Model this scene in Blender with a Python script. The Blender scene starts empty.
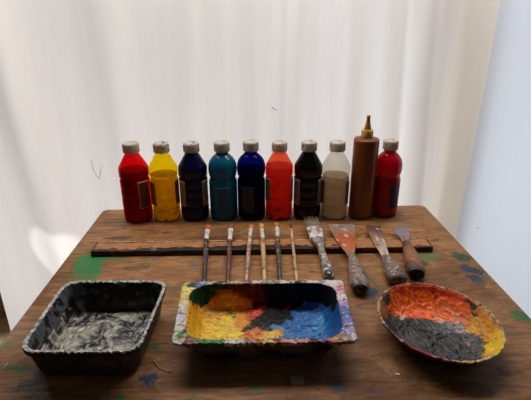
import bpy, bmesh, math, random
from mathutils import Vector, Matrix, noise

random.seed(7)
SC = bpy.context.scene
COL = SC.collection
PI = math.pi

# ------------------------------------------------------------------ camera frame
F = 439.0
PITCH = math.radians(22.3)
TZ = 0.74                       # table top height
CAMZ = TZ + 0.443
CP, SP = math.cos(PITCH), math.sin(PITCH)

def ray(px, py):
    u = (px - 265.5) / F
    v = (200.0 - py) / F
    return Vector((u, CP + v * SP, -SP + v * CP))

def at(px, py, z=0.0):
    """point of the plane z above the table top seen at that place of the photo"""
    d = ray(px, py)
    t = (TZ + z - CAMZ) / d.z
    return Vector((d.x * t, d.y * t, TZ + z))

def depth(p):
    return p.y * CP - (p.z - CAMZ) * SP

def wpx(n, p):
    return n * depth(p) / F

def lin(c):
    return tuple(((x / 255) / 12.92 if x <= 10 else ((x / 255 + 0.055) / 1.055) ** 2.4) for x in c)

# ------------------------------------------------------------------ materials
class NT:
    def __init__(s, name):
        s.m = bpy.data.materials.new(name)
        s.m.use_nodes = True
        s.t = s.m.node_tree
        s.t.nodes.clear()
        s.out = s.t.nodes.new('ShaderNodeOutputMaterial')
    def n(s, typ, **kw):
        nd = s.t.nodes.new('ShaderNode' + typ)
        for k, v in kw.items():
            setattr(nd, k, v)
        return nd
    def l(s, a, b):
        s.t.links.new(a, b)
    def set(s, sock, v):
        if hasattr(v, 'links') or isinstance(v, bpy.types.NodeSocket):
            s.l(v, sock)
        elif isinstance(v, (tuple, list)) and len(v) == 3 and sock.type == 'RGBA':
            sock.default_value = (*v, 1)
        else:
            sock.default_value = v
    def coord(s, kind='Object'):
        return s.n('TexCoord').outputs[kind]
    def mapping(s, vec, loc=(0, 0, 0), rot=(0, 0, 0), sc=(1, 1, 1), typ='POINT'):
        m = s.n('Mapping', vector_type=typ)
        s.l(vec, m.inputs[0])
        m.inputs['Location'].default_value = loc
        m.inputs['Rotation'].default_value = rot
        m.inputs['Scale'].default_value = sc
        return m.outputs[0]
    def noise(s, vec, scale, detail=4, rough=0.55, dist=0.0):
        n = s.n('TexNoise')
        s.l(vec, n.inputs['Vector'])
        n.inputs['Scale'].default_value = scale
        n.inputs['Detail'].default_value = detail
        n.inputs['Roughness'].default_value = rough
        n.inputs['Distortion'].default_value = dist
        return n
    def ramp(s, fac, stops):
        r = s.n('ValToRGB')
        while len(r.color_ramp.elements) < len(stops):
            r.color_ramp.elements.new(0.5)
        for e, (p, c) in zip(r.color_ramp.elements, stops):
            e.position = p
            e.color = (*c, 1) if isinstance(c, (tuple, list)) else (c, c, c, 1)
        s.l(fac, r.inputs[0])
        return r.outputs[0]
    def mix(s, fac, a, b, blend='MIX'):
        m = s.n('Mix', data_type='RGBA', blend_type=blend)
        s.set(m.inputs[0], fac); s.set(m.inputs[6], a); s.set(m.inputs[7], b)
        return m.outputs[2]
    def math(s, op, a, b=0.0, c=None):
        m = s.n('Math', operation=op)
        s.set(m.inputs[0], a); s.set(m.inputs[1], b)
        if c is not None: s.set(m.inputs[2], c)
        return m.outputs[0]
    def maprange(s, v, a, b, c, d, smooth=True):
        m = s.n('MapRange', interpolation_type='SMOOTHSTEP' if smooth else 'LINEAR')
        s.set(m.inputs[0], v)
        for i, x in enumerate((a, b, c, d)): m.inputs[i + 1].default_value = x
        return m.outputs[0]
    def bsdf(s, color, rough=0.5, spec=0.5, metal=0.0, bump=None, bstr=0.3, bdist=0.002, coat=0.0):
        p = s.n('BsdfPrincipled')
        s.set(p.inputs['Base Color'], color)
        s.set(p.inputs['Roughness'], rough)
        p.inputs['Specular IOR Level'].default_value = spec
        s.set(p.inputs['Metallic'], metal)
        if coat:
            p.inputs['Coat Weight'].default_value = coat
            p.inputs['Coat Roughness'].default_value = 0.2
        if bump is not None:
            b = s.n('Bump')
            b.inputs['Strength'].default_value = bstr
            b.inputs['Distance'].default_value = bdist
            s.l(bump, b.inputs['Height'])
            s.l(b.outputs[0], p.inputs['Normal'])
        return p.outputs[0]
    def mixsh(s, fac, a, b):
        m = s.n('MixShader')
        s.set(m.inputs[0], fac); s.l(a, m.inputs[1]); s.l(b, m.inputs[2])
        return m.outputs[0]
    def done(s, sh):
        s.l(sh, s.out.inputs['Surface'])
        return s.m

def plain(name, rgb, rough=0.5, var=0.25, scale=60, metal=0.0, spec=0.5, bstr=0.15):
    """one colour with a little mottling"""
    k = NT(name)
    n = k.noise(k.coord(), scale)
    c = lin(rgb)
    col = k.ramp(n.outputs[0], [(0.3, tuple(x * (1 - var) for x in c)), (0.7, tuple(min(1, x * (1 + var)) for x in c))])
    return k.done(k.bsdf(col, rough, spec, metal, n.outputs[0], bstr))

def speckled(name, rgb, specks, rough=0.55, scale=90, amount=0.5, dirt=(20, 14, 10), metal=0.0):
    """base colour worn and crusted with dots of other colours"""
    k = NT(name)
    co = k.coord()
    n = k.noise(co, scale * 0.5, 5)
    c = lin(rgb)
    col = k.ramp(n.outputs[0], [(0.3, tuple(x * 0.55 for x in c)), (0.7, tuple(min(1, x * 1.25) for x in c))])
    n2 = k.noise(k.mapping(co, loc=(3, 1, 7)), scale * 0.35, 6, 0.65)
    col = k.mix(k.maprange(n2.outputs[0], 0.52, 0.62, 0, 0.85), col, lin(dirt))
    for i, sp in enumerate(specks):
        v = k.noise(k.mapping(co, loc=(i * 4.7 + 1, i * 2.3, i * 9.1)), scale * (1.1 + 0.23 * i), 3, 0.6)
        th = 0.66 - 0.12 * amount
        col = k.mix(k.maprange(v.outputs[0], th, th + 0.035, 0, 1), col, lin(sp))
    return k.done(k.bsdf(col, rough, 0.4, metal, n.outputs[0], 0.5, 0.003))

def attr_mat(name, rough=0.5, spec=0.5, bscale=300, bstr=0.35, tint=0.25, coat=0.0):
    """paint patches stored per vertex plus fine mottling"""
    k = NT(name)
    a = k.n('Attribute', attribute_name='paint')
    n = k.noise(k.coord(), bscale, 5, 0.65)
    f = k.maprange(n.outputs[0], 0.3, 0.7, 1 - tint, 1 + tint, False)
    c = k.n('CombineColor')
    for i in range(3): k.l(f, c.inputs[i])
    col = k.mix(1.0, a.outputs['Color'], c.outputs[0], 'MULTIPLY')
    return k.done(k.bsdf(col, rough, spec, 0, n.outputs[0], bstr, 0.002, coat))

# ------------------------------------------------------------------ object helpers
def link(name, me, mat=None, parent=None, smooth=True):
    o = bpy.data.objects.new(name, me)
    COL.objects.link(o)
    if mat: me.materials.append(mat)
    if parent: o.parent = parent
    if smooth:
        for p in me.polygons: p.use_smooth = True
    return o

def mesh(name, verts, faces, mat=None, parent=None, smooth=True, origin=None):
    """verts in world space; with a parent they are stored about the parent's origin"""
    og = Vector(origin) if origin is not None else (parent_origin(parent) if parent else Vector((0, 0, 0)))
    me = bpy.data.meshes.new(name)
    me.from_pydata([tuple(Vector(v) - og) for v in verts], [], faces)
    me.update()
    bm = bmesh.new(); bm.from_mesh(me)
    bmesh.ops.recalc_face_normals(bm, faces=bm.faces)
    bm.to_mesh(me); bm.free()
    o = link(name, me, mat, parent, smooth)
    if not parent: o.location = og
    return o

def parent_origin(p):
    v = Vector((0, 0, 0))
    while p:
        v += Vector(p.location); p = p.parent
    return v

def tag(o, label, cat, group=None):
    o['label'] = label; o['category'] = cat
    if group: o['group'] = group
    return o

def thing(name, label, cat, loc, group=None):
    o = bpy.data.objects.new(name, None)
    o.empty_display_size = 0.05
    COL.objects.link(o)
    o.location = loc
    return tag(o, label, cat, group)

def auto_smooth(o, deg=40):
    bm = bmesh.new(); bm.from_mesh(o.data)
    for e in bm.edges:
        if len(e.link_faces) == 2 and e.calc_face_angle(0) > math.radians(deg): e.smooth = False
    bm.to_mesh(o.data); bm.free()
    return o

def bevel(o, w, seg=2):
    m = o.modifiers.new('bevel', 'BEVEL'); m.width = w; m.segments = seg; m.limit_method = 'ANGLE'
    return o

def box(name, c, size, mat, parent=None, rz=0.0, bev=0.0):
    x, y, z = (s / 2 for s in size)
    R = Matrix.Rotation(rz, 3, 'Z')
    vs = [Vector(c) + R @ Vector((sx * x, sy * y, sz * z)) for sx in (-1, 1) for sy in (-1, 1) for sz in (-1, 1)]
    fs = [(0, 1, 3, 2), (4, 6, 7, 5), (0, 4, 5, 1), (2, 3, 7, 6), (0, 2, 6, 4), (1, 5, 7, 3)]
    o = mesh(name, vs, fs, mat, parent, False)
    if bev: bevel(o, bev)
    return o

def lathe(name, base, prof, mat, parent, seg=48, rmod=None):
    """prof: (radius, z) from the axis at the bottom to the axis at the top"""
    vs, fs = [], []
    base = Vector(base)
    rings = []
    for r, z in prof:
        if r < 1e-6:
            rings.append([len(vs)]); vs.append(base + Vector((0, 0, z)))
        else:
            ring = []
            for i in range(seg):
                a = 2 * PI * i / seg
                rr = r * (rmod(a, z) if rmod else 1)
                ring.append(len(vs)); vs.append(base + Vector((rr * math.cos(a), rr * math.sin(a), z)))
            rings.append(ring)
    for A, B in zip(rings, rings[1:]):
        for i in range(seg):
            j = (i + 1) % seg
            if len(A) == 1 and len(B) == 1: continue
            if len(A) == 1: fs.append((A[0], B[i], B[j]))
            elif len(B) == 1: fs.append((A[i], A[j], B[0]))
            else: fs.append((A[i], A[j], B[j], B[i]))
    return auto_smooth(mesh(name, vs, fs, mat, parent), 50)

def loft_data(cs, hw, ht, seg=16, rect=False, jitter=0.0):
    vs, fs = [], []
    n = len(cs)
    for i, c in enumerate(cs):
        t = (cs[min(i + 1, n - 1)] - cs[max(i - 1, 0)]).normalized()
        side = t.cross(Vector((0, 0, 1))).normalized()
        up = side.cross(t).normalized()
        for k in range(seg):
            a = 2 * PI * (k + 0.5) / seg
            x, y = math.cos(a), math.sin(a)
            if rect:
                s = max(abs(x), abs(y)); x, y = x / s, y / s
            w = hw[i]
            if jitter:
                w *= 1 + jitter * noise.noise(Vector((c.x * 90, c.y * 90, k * 1.7)))
            vs.append(c + side * (x * w) + up * (y * ht[i]))
    for i in range(n - 1):
        for k in range(seg):
            k2 = (k + 1) % seg
            fs.append((i * seg + k, i * seg + k2, (i + 1) * seg + k2, (i + 1) * seg + k))
    for i in (0, n - 1):
        fs.append(tuple(i * seg + k for k in range(seg)))
    return vs, fs

def loft(name, cs, hw, ht, mat, parent, seg=16, rect=False, jitter=0.0):
    vs, fs = loft_data(cs, hw, ht, seg, rect, jitter)
    o = mesh(name, vs, fs, mat, parent)
    return auto_smooth(o, 55)

def resample(pts, vals, n):
    """smooth (Catmull-Rom) resampling of a path with several value lists"""
    def cr(a, b, c, d, t):
        return 0.5 * ((2 * b) + (c - a) * t + (2 * a - 5 * b + 4 * c - d) * t * t + (3 * b - a - 3 * c + d) * t ** 3)
    m = len(pts); out = []; outv = [[] for _ in vals]
    for i in range(n):
        f = i / (n - 1) * (m - 1); k = min(int(f), m - 2); t = f - k
        ix = [max(k - 1, 0), k, k + 1, min(k + 2, m - 1)]
        out.append(cr(*[pts[j] for j in ix], t))
        for o, v in zip(outv, vals): o.append(max(1e-4, cr(*[v[j] for j in ix], t)))
    return out, outv

def fbm(p, oct=3):
    s, a = 0.0, 1.0
    for _ in range(oct):
        s += a * noise.noise(p); p = p * 2.03 + Vector((3.1, 1.7, 5.3)); a *= 0.5
    return s

def set_paint(o, cols):
    at_ = o.data.color_attributes.new('paint', 'FLOAT_COLOR', 'POINT')
    for i, c in enumerate(cols): at_.data[i].color = (*c, 1)

class Painter:
    """coloured anchors; a point takes the colour of the nearest one, with ragged borders"""
    def __init__(s, anchors, warp=0.008, wscale=90, soft=0.25, detail=3, vary=0.3):
        s.v = vary; s.a = anchors; s.w = warp; s.ws = wscale; s.soft = soft; s.d = detail
    def near(s, p):
        q = Vector((p.x + s.w * fbm(p * s.ws, s.d), p.y + s.w * fbm(p * s.ws + Vector((9, 4, 2)), s.d), p.z + s.w * 0.7 * fbm(p * s.ws + Vector((2, 8, 6)), s.d)))
        ds = sorted((((q.x - x) ** 2 + (q.y - y) ** 2 + (q.z - z) ** 2) ** 0.5 / r, i) for i, (x, y, z, r, c, g) in enumerate(s.a))
        return ds[0], ds[1]
    def col(s, p):
        (d0, i), (d1, j) = s.near(p)
        t = max(0, 1 - (d1 - d0) / (s.soft * (d0 + d1 + 1e-6))) * 0.5
        a, b = s.a[i][4], s.a[j][4]
        n = fbm(Vector((p.x * 130 + 0.8 * noise.noise(p * 60), p.y * 300, p.z * 100)), 4)
        v = 1 + s.v * n if sum(a) > 0.35 else 1 + 2.4 * s.v * n + (3.2 * s.v if n > 0.5 else 0)  # dark paints get bright streaks, gloss highlights put into the colour
        return tuple(max(0, (x * (1 - t) + y * t) * v) for x, y in zip(a, b))
    def grp(s, p):
        return s.a[s.near(p)[0][1]][5]

# ------------------------------------------------------------------ render settings, world
SC.view_settings.view_transform = 'Standard'
SC.view_settings.look = 'None'
SC.view_settings.gamma = 1.0
SC.view_settings.use_curve_mapping = False
SC.view_settings.exposure = 0.0
SC.cycles.use_denoising = True
SC.cycles.max_bounces = 12
SC.cycles.transparent_max_bounces = 16
SC.cycles.sample_clamp_indirect = 6.0

w = bpy.data.worlds.new('World'); SC.world = w; w.use_nodes = True
bg = w.node_tree.nodes['Background']
bg.inputs[0].default_value = (0.95, 0.92, 0.9, 1)
bg.inputs[1].default_value = 0.04

cam = bpy.data.cameras.new('camera')
cam.sensor_width = 36; cam.lens = 36 * F / 531
cam.clip_start = 0.02
co = bpy.data.objects.new('camera', cam); COL.objects.link(co)
co.location = (0, 0, CAMZ)
co.rotation_euler = (PI / 2 - PITCH, 0, 0)
SC.camera = co

def area(name, loc, target, sx, sy, power, color):
    L = bpy.data.lights.new(name, 'AREA'); L.shape = 'RECTANGLE'
    L.size = sx; L.size_y = sy; L.energy = power; L.color = color
    o = bpy.data.objects.new(name, L); COL.objects.link(o)
    o.location = loc
    o.rotation_euler = (Vector(target) - Vector(loc)).to_track_quat('-Z', 'Y').to_euler()
    return o

area('daylight_window', (-0.1, 1.95, 0.5), (-0.1, 0, 0.5), 2.0, 0.95, 7.2, (1.0, 0.98, 0.97))
area('daylight_left', (-2.0, 2.9, 1.0), (-0.1, 1.1, 0.9), 0.5, 0.5, 44, (1.0, 0.97, 0.94))
area('daylight_right', (1.35, 1.95, 0.95), (0.8, 0.95, 0.95), 0.9, 1.4, 20, (0.90, 0.94, 1.0))
area('added_strip_fill', (0.0, 1.02, 1.5), (0.0, 0.66, 0.74), 1.1, 0.16, 6.5, (1.0, 0.95, 0.9))  # added unseen strip lamp above the bottles, brightens the table top

def spot(name, loc, target, power, ang, blend, color):
    L = bpy.data.lights.new(name, 'SPOT'); L.energy = power; L.color = color
    L.spot_size = math.radians(ang); L.spot_blend = blend; L.shadow_soft_size = 0.01
    o = bpy.data.objects.new(name, L); COL.objects.link(o); o.location = loc
    o.rotation_euler = (Vector(target) - Vector(loc)).to_track_quat('-Z', 'Y').to_euler()
    return o
dd = ray(58, 245); tt = 1.1 / dd.y
spot('sun_patch', (dd.x * tt - 0.5, 2.4, 1.5), (dd.x * tt, 1.1, CAMZ + dd.z * tt), 90, 5.0, 0.12, (1.0, 0.96, 0.9))

# ------------------------------------------------------------------ room shell
def floor_mat():
    k = NT('floor_boards')
    c = k.coord()
    g = k.noise(k.mapping(c, sc=(30, 2, 1)), 3, 6)
    col = k.ramp(g.outputs[0], [(0.3, lin((120, 82, 44))), (0.7, lin((176, 130, 74)))])
    x = k.n('SeparateXYZ'); k.l(c, x.inputs[0])
    f = k.math('PINGPONG', x.outputs[0], 0.06)
    gap = k.maprange(f, 0.0, 0.003, 0.35, 1.0)
    cc = k.n('CombineColor')
    for i in range(3): k.l(gap, cc.inputs[i])
    col = k.mix(1, col, cc.outputs[0], 'MULTIPLY')
    return k.done(k.bsdf(col, 0.5, 0.4, 0, g.outputs[0], 0.2))

WALL = plain('wall_plaster', (214, 206, 194), 0.9, 0.06, 25)
fl = box('floor', (-0.5, 0.9, -0.02), (5.4, 5.4, 0.04), floor_mat()); fl['kind'] = 'structure'

# back wall with a wide low window behind the curtain
def wall_with_hole():
    y0, y1 = 1.62, 1.72
    X = [-3.2, -1.7, 1.75, 2.2]; Z = [0.0, 0.15, 2.0, 2.5]
    vs, fs = [], []
    idx = {}
    for yi, y in enumerate((y0, y1)):
        for i, x in enumerate(X):
            for j, z in enumerate(Z):
                idx[(yi, i, j)] = len(vs); vs.append((x, y, z))
    for yi in (0, 1):
        for i in range(3):
            for j in range(3):
                if i == 1 and j == 1: continue
                fs.append((idx[yi, i, j], idx[yi, i + 1, j], idx[yi, i + 1, j + 1], idx[yi, i, j + 1]))
    def strip(a, b): fs.append((idx[0, *a], idx[0, *b], idx[1, *b], idx[1, *a]))
    for a, b in (((1, 1), (2, 1)), ((2, 1), (2, 2)), ((2, 2), (1, 2)), ((1, 2), (1, 1))): strip(a, b)
    for j in range(3): strip((0, j), (0, j + 1)); strip((3, j), (3, j + 1))
    for i in range(3): strip((i, 0), (i + 1, 0)); strip((i, 3), (i + 1, 3))
    return mesh('wall_back', vs, fs, WALL, None, False)
wb = wall_with_hole(); wb['kind'] = 'structure'
bb = box('baseboard_back', (-0.5, 1.608, 0.055), (5.4, 0.02, 0.11), plain('baseboard_wood', (178, 140, 88), 0.5, 0.2, 20))
bb['kind'] = 'structure'

# ------------------------------------------------------------------ table
TROT = math.atan2(0.029, 0.82)
BL, BR = at(103.5, 209.3), at(424, 205.0)
ex = Vector((math.cos(TROT), math.sin(TROT), 0)); ey = Vector((-ex.y, ex.x, 0))
TW = (BR - BL).length; TD = 0.78
tc = (BL + BR) / 2 - ey * (TD / 2)
table = thing('table', 'worn brown plywood work table covered with old paint stains', 'table', (tc.x, tc.y, 0))

SPLATS = [  # photo place, half size in photo px (w, h), photo angle deg, colour, strength
    (88, 266, 15, 15, 25, (40, 128, 66), 0.95), (99, 258, 14, 5, 0, (48, 128, 70), 0.8), (117, 258, 16, 3, 0, (60, 110, 62), 0.55),
    (76, 277, 9, 5, 20, (92, 120, 60), 0.5), (147, 265, 5, 2.5, 0, (66, 104, 56), 0.75), (146, 259, 4, 1.5, 0, (50, 120, 70), 0.7),
    (136, 268, 16, 3, 0, (84, 58, 38), 0.6), (157, 259, 5, 1.5, 0, (50, 84, 120), 0.6),
    (427, 256.5, 13, 3.5, 0, (76, 126, 76), 0.75), (420, 263, 9, 3, 10, (66, 70, 44), 0.8), (441, 256, 5, 2, 0, (90, 120, 74), 0.5),
    (461, 257, 12, 4, -40, (34, 70, 38), 0.95), (467, 269, 8, 4, 0, (22, 54, 84), 0.95), (478, 272, 6, 4, 0, (24, 54, 80), 0.9),
    (474, 278, 7, 3, -10, (24, 50, 76), 0.9), (480, 282, 5, 2.5, -20, (40, 80, 84), 0.8), (486, 277, 6, 2, -30, (58, 100, 66), 0.6),
    (455, 274, 6, 1.5, 0, (40, 34, 26), 0.7), (449, 250, 8, 1, -30, (50, 36, 26), 0.6), (435, 240, 8, 1.2, 10, (60, 42, 28), 0.6),
    (447, 234, 7, 1.2, 0, (170, 140, 110), 0.4),
    (521, 316, 14, 5, -35, (48, 112, 56), 0.9), (511, 334, 6, 3, 0, (60, 104, 60), 0.6), (503, 300, 6, 2, -30, (80, 100, 60), 0.4),
    (366, 275, 4, 11, 12, (74, 90, 44), 0.7), (371, 293, 8, 6, 0, (20, 62, 92), 0.95), (378, 288, 4, 3, 0, (40, 100, 90), 0.6),
    (361, 307, 2.5, 2, 20, (40, 54, 78), 0.8), (346, 296, 5, 2, 0, (80, 110, 60), 0.5), (340, 312, 4, 1.4, 0, (46, 34, 24), 0.5),
    (194, 266, 3, 3.5, 0, (66, 98, 128), 0.8), (180, 270, 6, 1.6, -20, (70, 74, 60), 0.5), (176, 288, 3, 1.5, 0, (60, 90, 60), 0.6),
    (314, 272, 4, 1.4, 0, (44, 32, 24), 0.8), (212, 262, 8, 1.2, 20, (60, 46, 34), 0.5),
    (17, 369, 19, 3.4, 0, (40, 92, 42), 0.95), (4, 344, 6, 5, 45, (96, 124, 44), 0.8), (28, 385, 16, 4, 25, (36, 58, 66), 0.8),
    (45, 372, 12, 5, 15, (42, 62, 78), 0.7), (150, 379, 10, 9, 0, (18, 58, 96), 0.95), (154, 347, 7, 3, 0, (44, 104, 50), 0.9),
    (146, 390, 16, 3, 0, (110, 42, 22), 0.6), (178, 352, 8, 3, 0, (110, 44, 30), 0.5), (119, 397, 6, 5, 0, (44, 124, 58), 0.9),
    (255, 388, 4, 8, 5, (68, 128, 56), 0.9), (192, 398, 8, 2, 0, (44, 90, 50), 0.6), (338, 387, 5, 8, 0, (28, 70, 92), 0.7),
    (374, 390, 5, 3, 0, (40, 76, 96), 0.6), (468, 390, 26, 8, -10, (104, 36, 18), 0.6), (350, 362, 14, 2, 5, (30, 26, 22), 0.6),
    (120, 238, 20, 1.2, 0, (44, 30, 22), 0.7), (160, 233, 14, 1, 0, (50, 34, 24), 0.6), (86, 233, 12, 0.8, 0, (50, 34, 24), 0.6),
    (210, 237, 30, 0.9, 2, (52, 36, 26), 0.5), (395, 305, 16, 0.8, -10, (60, 42, 28), 0.5), (286, 384, 1.2, 18, 2, (22, 16, 12), 0.6),
    (411, 383, 1, 10, 0, (30, 22, 16), 0.6), (505, 372, 12, 2, -30, (40, 30, 22), 0.6), (330, 378, 30, 2, 0, (96, 64, 38), 0.4),
]
def tabletop_mat():
    k = NT('worn_plywood')
    c = k.coord()
    grain = k.noise(k.mapping(c, sc=(5, 26, 5)), 4, 8, 0.68, 0.9)
    col = k.ramp(grain.outputs[0], [(0.28, lin((88, 54, 28))), (0.5, lin((150, 103, 60))), (0.72, lin((190, 140, 90)))])
    blotch = k.noise(c, 7, 6, 0.62)
    col = k.mix(k.maprange(blotch.outputs[0], 0.42, 0.64, 0, 0.7), col, lin((100, 62, 34)))
    b2 = k.noise(k.mapping(c, loc=(5, 2, 0)), 15, 6, 0.7)
    col = k.mix(k.maprange(b2.outputs[0], 0.54, 0.7, 0, 0.6), col, lin((182, 138, 94)))
    scr = k.noise(k.mapping(c, loc=(1, 7, 0), sc=(6, 60, 6)), 5, 5, 0.7, 1.2)
    col = k.mix(k.maprange(scr.outputs[0], 0.61, 0.7, 0, 0.7), col, lin((56, 36, 24)))
    spk = k.noise(k.mapping(c, loc=(9, 3, 0)), 95, 3, 0.6)
    col = k.mix(k.maprange(spk.outputs[0], 0.68, 0.72, 0, 0.75), col, lin((52, 36, 26)))
    s2 = k.noise(k.mapping(c, loc=(4, 9, 0), rot=(0, 0, 0.35), sc=(8, 90, 8)), 3, 4, 0.6, 1.5)
    col = k.mix(k.maprange(s2.outputs[0], 0.66, 0.72, 0, 0.75), col, lin((44, 30, 22)))
    s3 = k.noise(k.mapping(c, loc=(14, 3, 0), rot=(0, 0, -0.5), sc=(10, 70, 8)), 3, 4, 0.6, 1.5)
    col = k.mix(k.maprange(s3.outputs[0], 0.67, 0.72, 0, 0.6), col, lin((196, 160, 118)))
    for i, (rgb, th_) in enumerate((((60, 104, 60), 0.725), ((50, 80, 112), 0.735), ((190, 176, 156), 0.73), ((120, 50, 34), 0.735), ((34, 26, 22), 0.69))):
        nn = k.noise(k.mapping(c, loc=(i * 3.3, i * 7.1, 2)), 34 + 9 * i, 5, 0.7)
        col = k.mix(k.maprange(nn.outputs[0], th_, th_ + 0.02, 0, 0.7), col, lin(rgb))
    # paint stains with ragged borders
    wn = k.noise(c, 70, 8, 0.8)
    va = k.n('VectorMath', operation='MULTIPLY_ADD')
    k.l(wn.outputs['Color'], va.inputs[0]); va.inputs[1].default_value = (0.070, 0.050, 0); k.l(c, va.inputs[2])
    vb = k.n('VectorMath', operation='SUBTRACT'); k.l(va.outputs[0], vb.inputs[0]); vb.inputs[1].default_value = (0.035, 0.025, 0)
    # flatten z so the side edges share the pattern
    hole = k.noise(k.mapping(c, loc=(2, 2, 2)), 130, 4, 0.7)
    hm = k.maprange(hole.outputs[0], 0.34, 0.46, 0.4, 1.0)
    M = Matrix((ex, ey, Vector((0, 0, 1))))
    og = Vector((tc.x, tc.y, 0))
    for (px, py, wx, wy, ang, rgb, st) in SPLATS:
        p0 = at(px, py); q = M @ (p0 - Vector((og.x, og.y, TZ)))
        sx = wpx(wx, p0)
        sy = (at(px, py - wy) - at(px, py + wy)).length / 2
        vec = k.mapping(vb.outputs[0], loc=(q.x, q.y, TZ), rot=(0, 0, math.radians(ang) - 0), sc=(sx, sy, 10), typ='TEXTURE')
        ln = k.n('VectorMath', operation='LENGTH'); k.l(vec, ln.inputs[0])
        mk = k.maprange(ln.outputs['Value'], 0.7, 1.05, st, 0)
        col = k.mix(k.math('MULTIPLY', mk, hm), col, lin(rgb))
    r = k.maprange(blotch.outputs[0], 0.3, 0.7, 0.5, 0.72)
    return k.done(k.bsdf(col, r, 0.32, 0, k.math('ADD', grain.outputs[0], scr.outputs[0]), 0.3, 0.002))

def table_build():
    def ring(rad, z, inset=0.0, n=8):
        hx, hy = TW / 2 - inset, TD / 2 - inset
        out = []
        for cx, cy, a0 in ((hx - rad, hy - rad, 0), (-hx + rad, hy - rad, 90), (-hx + rad, -hy + rad, 180), (hx - rad, -hy + rad, 270)):
            for i in range(n + 1):
                a = math.radians(a0 + 90 * i / n)
                out.append(Vector((cx + rad * math.cos(a), cy + rad * math.sin(a), z)))
        return out
    rs = [ring(0.014, TZ - 0.024), ring(0.014, TZ - 0.003), ring(0.013, TZ - 0.0008, 0.001), ring(0.012, TZ, 0.003)]
    n = len(rs[0]); vs = [v for r in rs for v in r]; fs = []
    for i in range(3):
        for j in range(n):
            j2 = (j + 1) % n
            fs.append((i * n + j, i * n + j2, (i + 1) * n + j2, (i + 1) * n + j))
    fs.append(tuple(range(n))); fs.append(tuple(3 * n + j for j in range(n)))
    me = bpy.data.meshes.new('tabletop'); me.from_pydata(vs, [], fs); me.update()
    bm = bmesh.new(); bm.from_mesh(me); bmesh.ops.recalc_face_normals(bm, faces=bm.faces); bm.to_mesh(me); bm.free()
    o = link('tabletop', me, tabletop_mat(), table); auto_smooth(o, 50)
    lm = plain('table_leg_wood', (110, 74, 46), 0.6, 0.3, 30)
    for sx in (-1, 1):
        for sy in (-1, 1):
            b = box('leg', (0, 0, (TZ - 0.024) / 2), (0.05, 0.05, TZ - 0.024), lm, None, 0, 0.004)
            b.parent = table; b.location = (sx * (TW / 2 - 0.07), sy * (TD / 2 - 0.07), 0)
    for sy in (-1, 1):
        b = box('apron', (0, 0, TZ - 0.064), (TW - 0.19, 0.02, 0.08), lm, None, 0, 0.002); b.parent = table; b.location = (0, sy * (TD / 2 - 0.07), 0)
    for sx in (-1, 1):
        b = box('apron', (0, 0, TZ - 0.064), (0.02, TD - 0.19, 0.08), lm, None, 0, 0.002); b.parent = table; b.location = (sx * (TW / 2 - 0.07), 0, 0)
    table.rotation_euler = (0, 0, TROT)
table_build()

# ------------------------------------------------------------------ curtains
def cloth_mat(name, rgb, trans, streak=0.10):
    k = NT(name)
    c = k.coord()
    a = k.noise(k.mapping(c, sc=(40, 40, 3)), 8, 4)
    b = k.noise(k.mapping(c, sc=(1.2, 1.2, 0.8)), 3, 3)
    t1 = lin(rgb)
    b2 = k.noise(k.mapping(c, loc=(5, 0, 2), sc=(7, 1, 0.5)), 1.6, 4, 0.55)
    f = k.math('ADD', k.math('MULTIPLY', a.outputs[0], 0.05), k.math('MULTIPLY', b.outputs[0], 0.08))
    col = k.ramp(f, [(0.02, tuple(x * 0.93 for x in t1)), (0.12, t1)])
    col = k.mix(1.0, col, k.ramp(b2.outputs[0], [(0.34, (1 - streak, 1 - streak * 1.12, 1 - streak * 1.2)), (0.60, (1.0, 1.0, 1.0))]), 'MULTIPLY')  # darker vertical streaks in the cloth colour imitate fold shading
    d = k.n('BsdfDiffuse'); k.l(col, d.inputs[0])
    t = k.n('BsdfTranslucent'); k.l(col, t.inputs[0])
    return k.done(k.mixsh(trans, d.outputs[0], t.outputs[0]))

def curtain_y(x):
    return 1.118 + 0.036 * x

def cx_at(px, py=100):
    d = ray(px, py); t = 1.118 / (d.y - 0.036 * d.x)
    return d.x * t

FOLDS = [  # x in photo px at y=100, width m, amplitude m, lean (dx per m of height)
    (22, 0.05, 0.030, -0.10), (60, 0.06, -0.003, -0.04), (118, 0.045, 0.012, -0.05), (150, 0.05, -0.008, 0.02), (190, 0.035, 0.014, 0.03),
    (232, 0.05, -0.010, 0.0), (284, 0.022, 0.013, 0.0), (305, 0.03, -0.008, 0.0), (345, 0.03, 0.010, -0.03),
    (385, 0.03, 0.012, -0.04), (405, 0.022, -0.012, -0.05), (428, 0.025, 0.014, -0.06), (455, 0.03, -0.012, -0.03), (480, 0.03, 0.014, 0.0),
]
FOLDS = [(cx_at(p), w_, a_, l_) for p, w_, a_, l_ in FOLDS]
def fold(x, z):
    s = 0.0
    for x0, w_, a_, l_ in FOLDS:
        d = (x - x0 - l_ * (z - 0.95)) / w_
        s += 1.5 * a_ * math.exp(-d * d)
    s += 0.004 * noise.noise(Vector((x * 6, z * 1.5, 0))) + 0.006 * noise.noise(Vector((x * 2.2, z * 0.7, 4)))
    return s

def cloth_sheet(name, x0, x1, z0, z1, yf, nx, nz, mat, parent=None, origin=None, thick=0.0012):
    vs, fs = [], []
    for j in range(nz + 1):
        for i in range(nx + 1):
            x = x0 + (x1 - x0) * i / nx; z = z0 + (z1 - z0) * j / nz
            vs.append((x, yf(x, z), z))
    for j in range(nz):
        for i in range(nx):
            a = j * (nx + 1) + i
            fs.append((a, a + 1, a + nx + 2, a + nx + 1))
    return mesh(name, vs, fs, mat, parent, True, origin)

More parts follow.
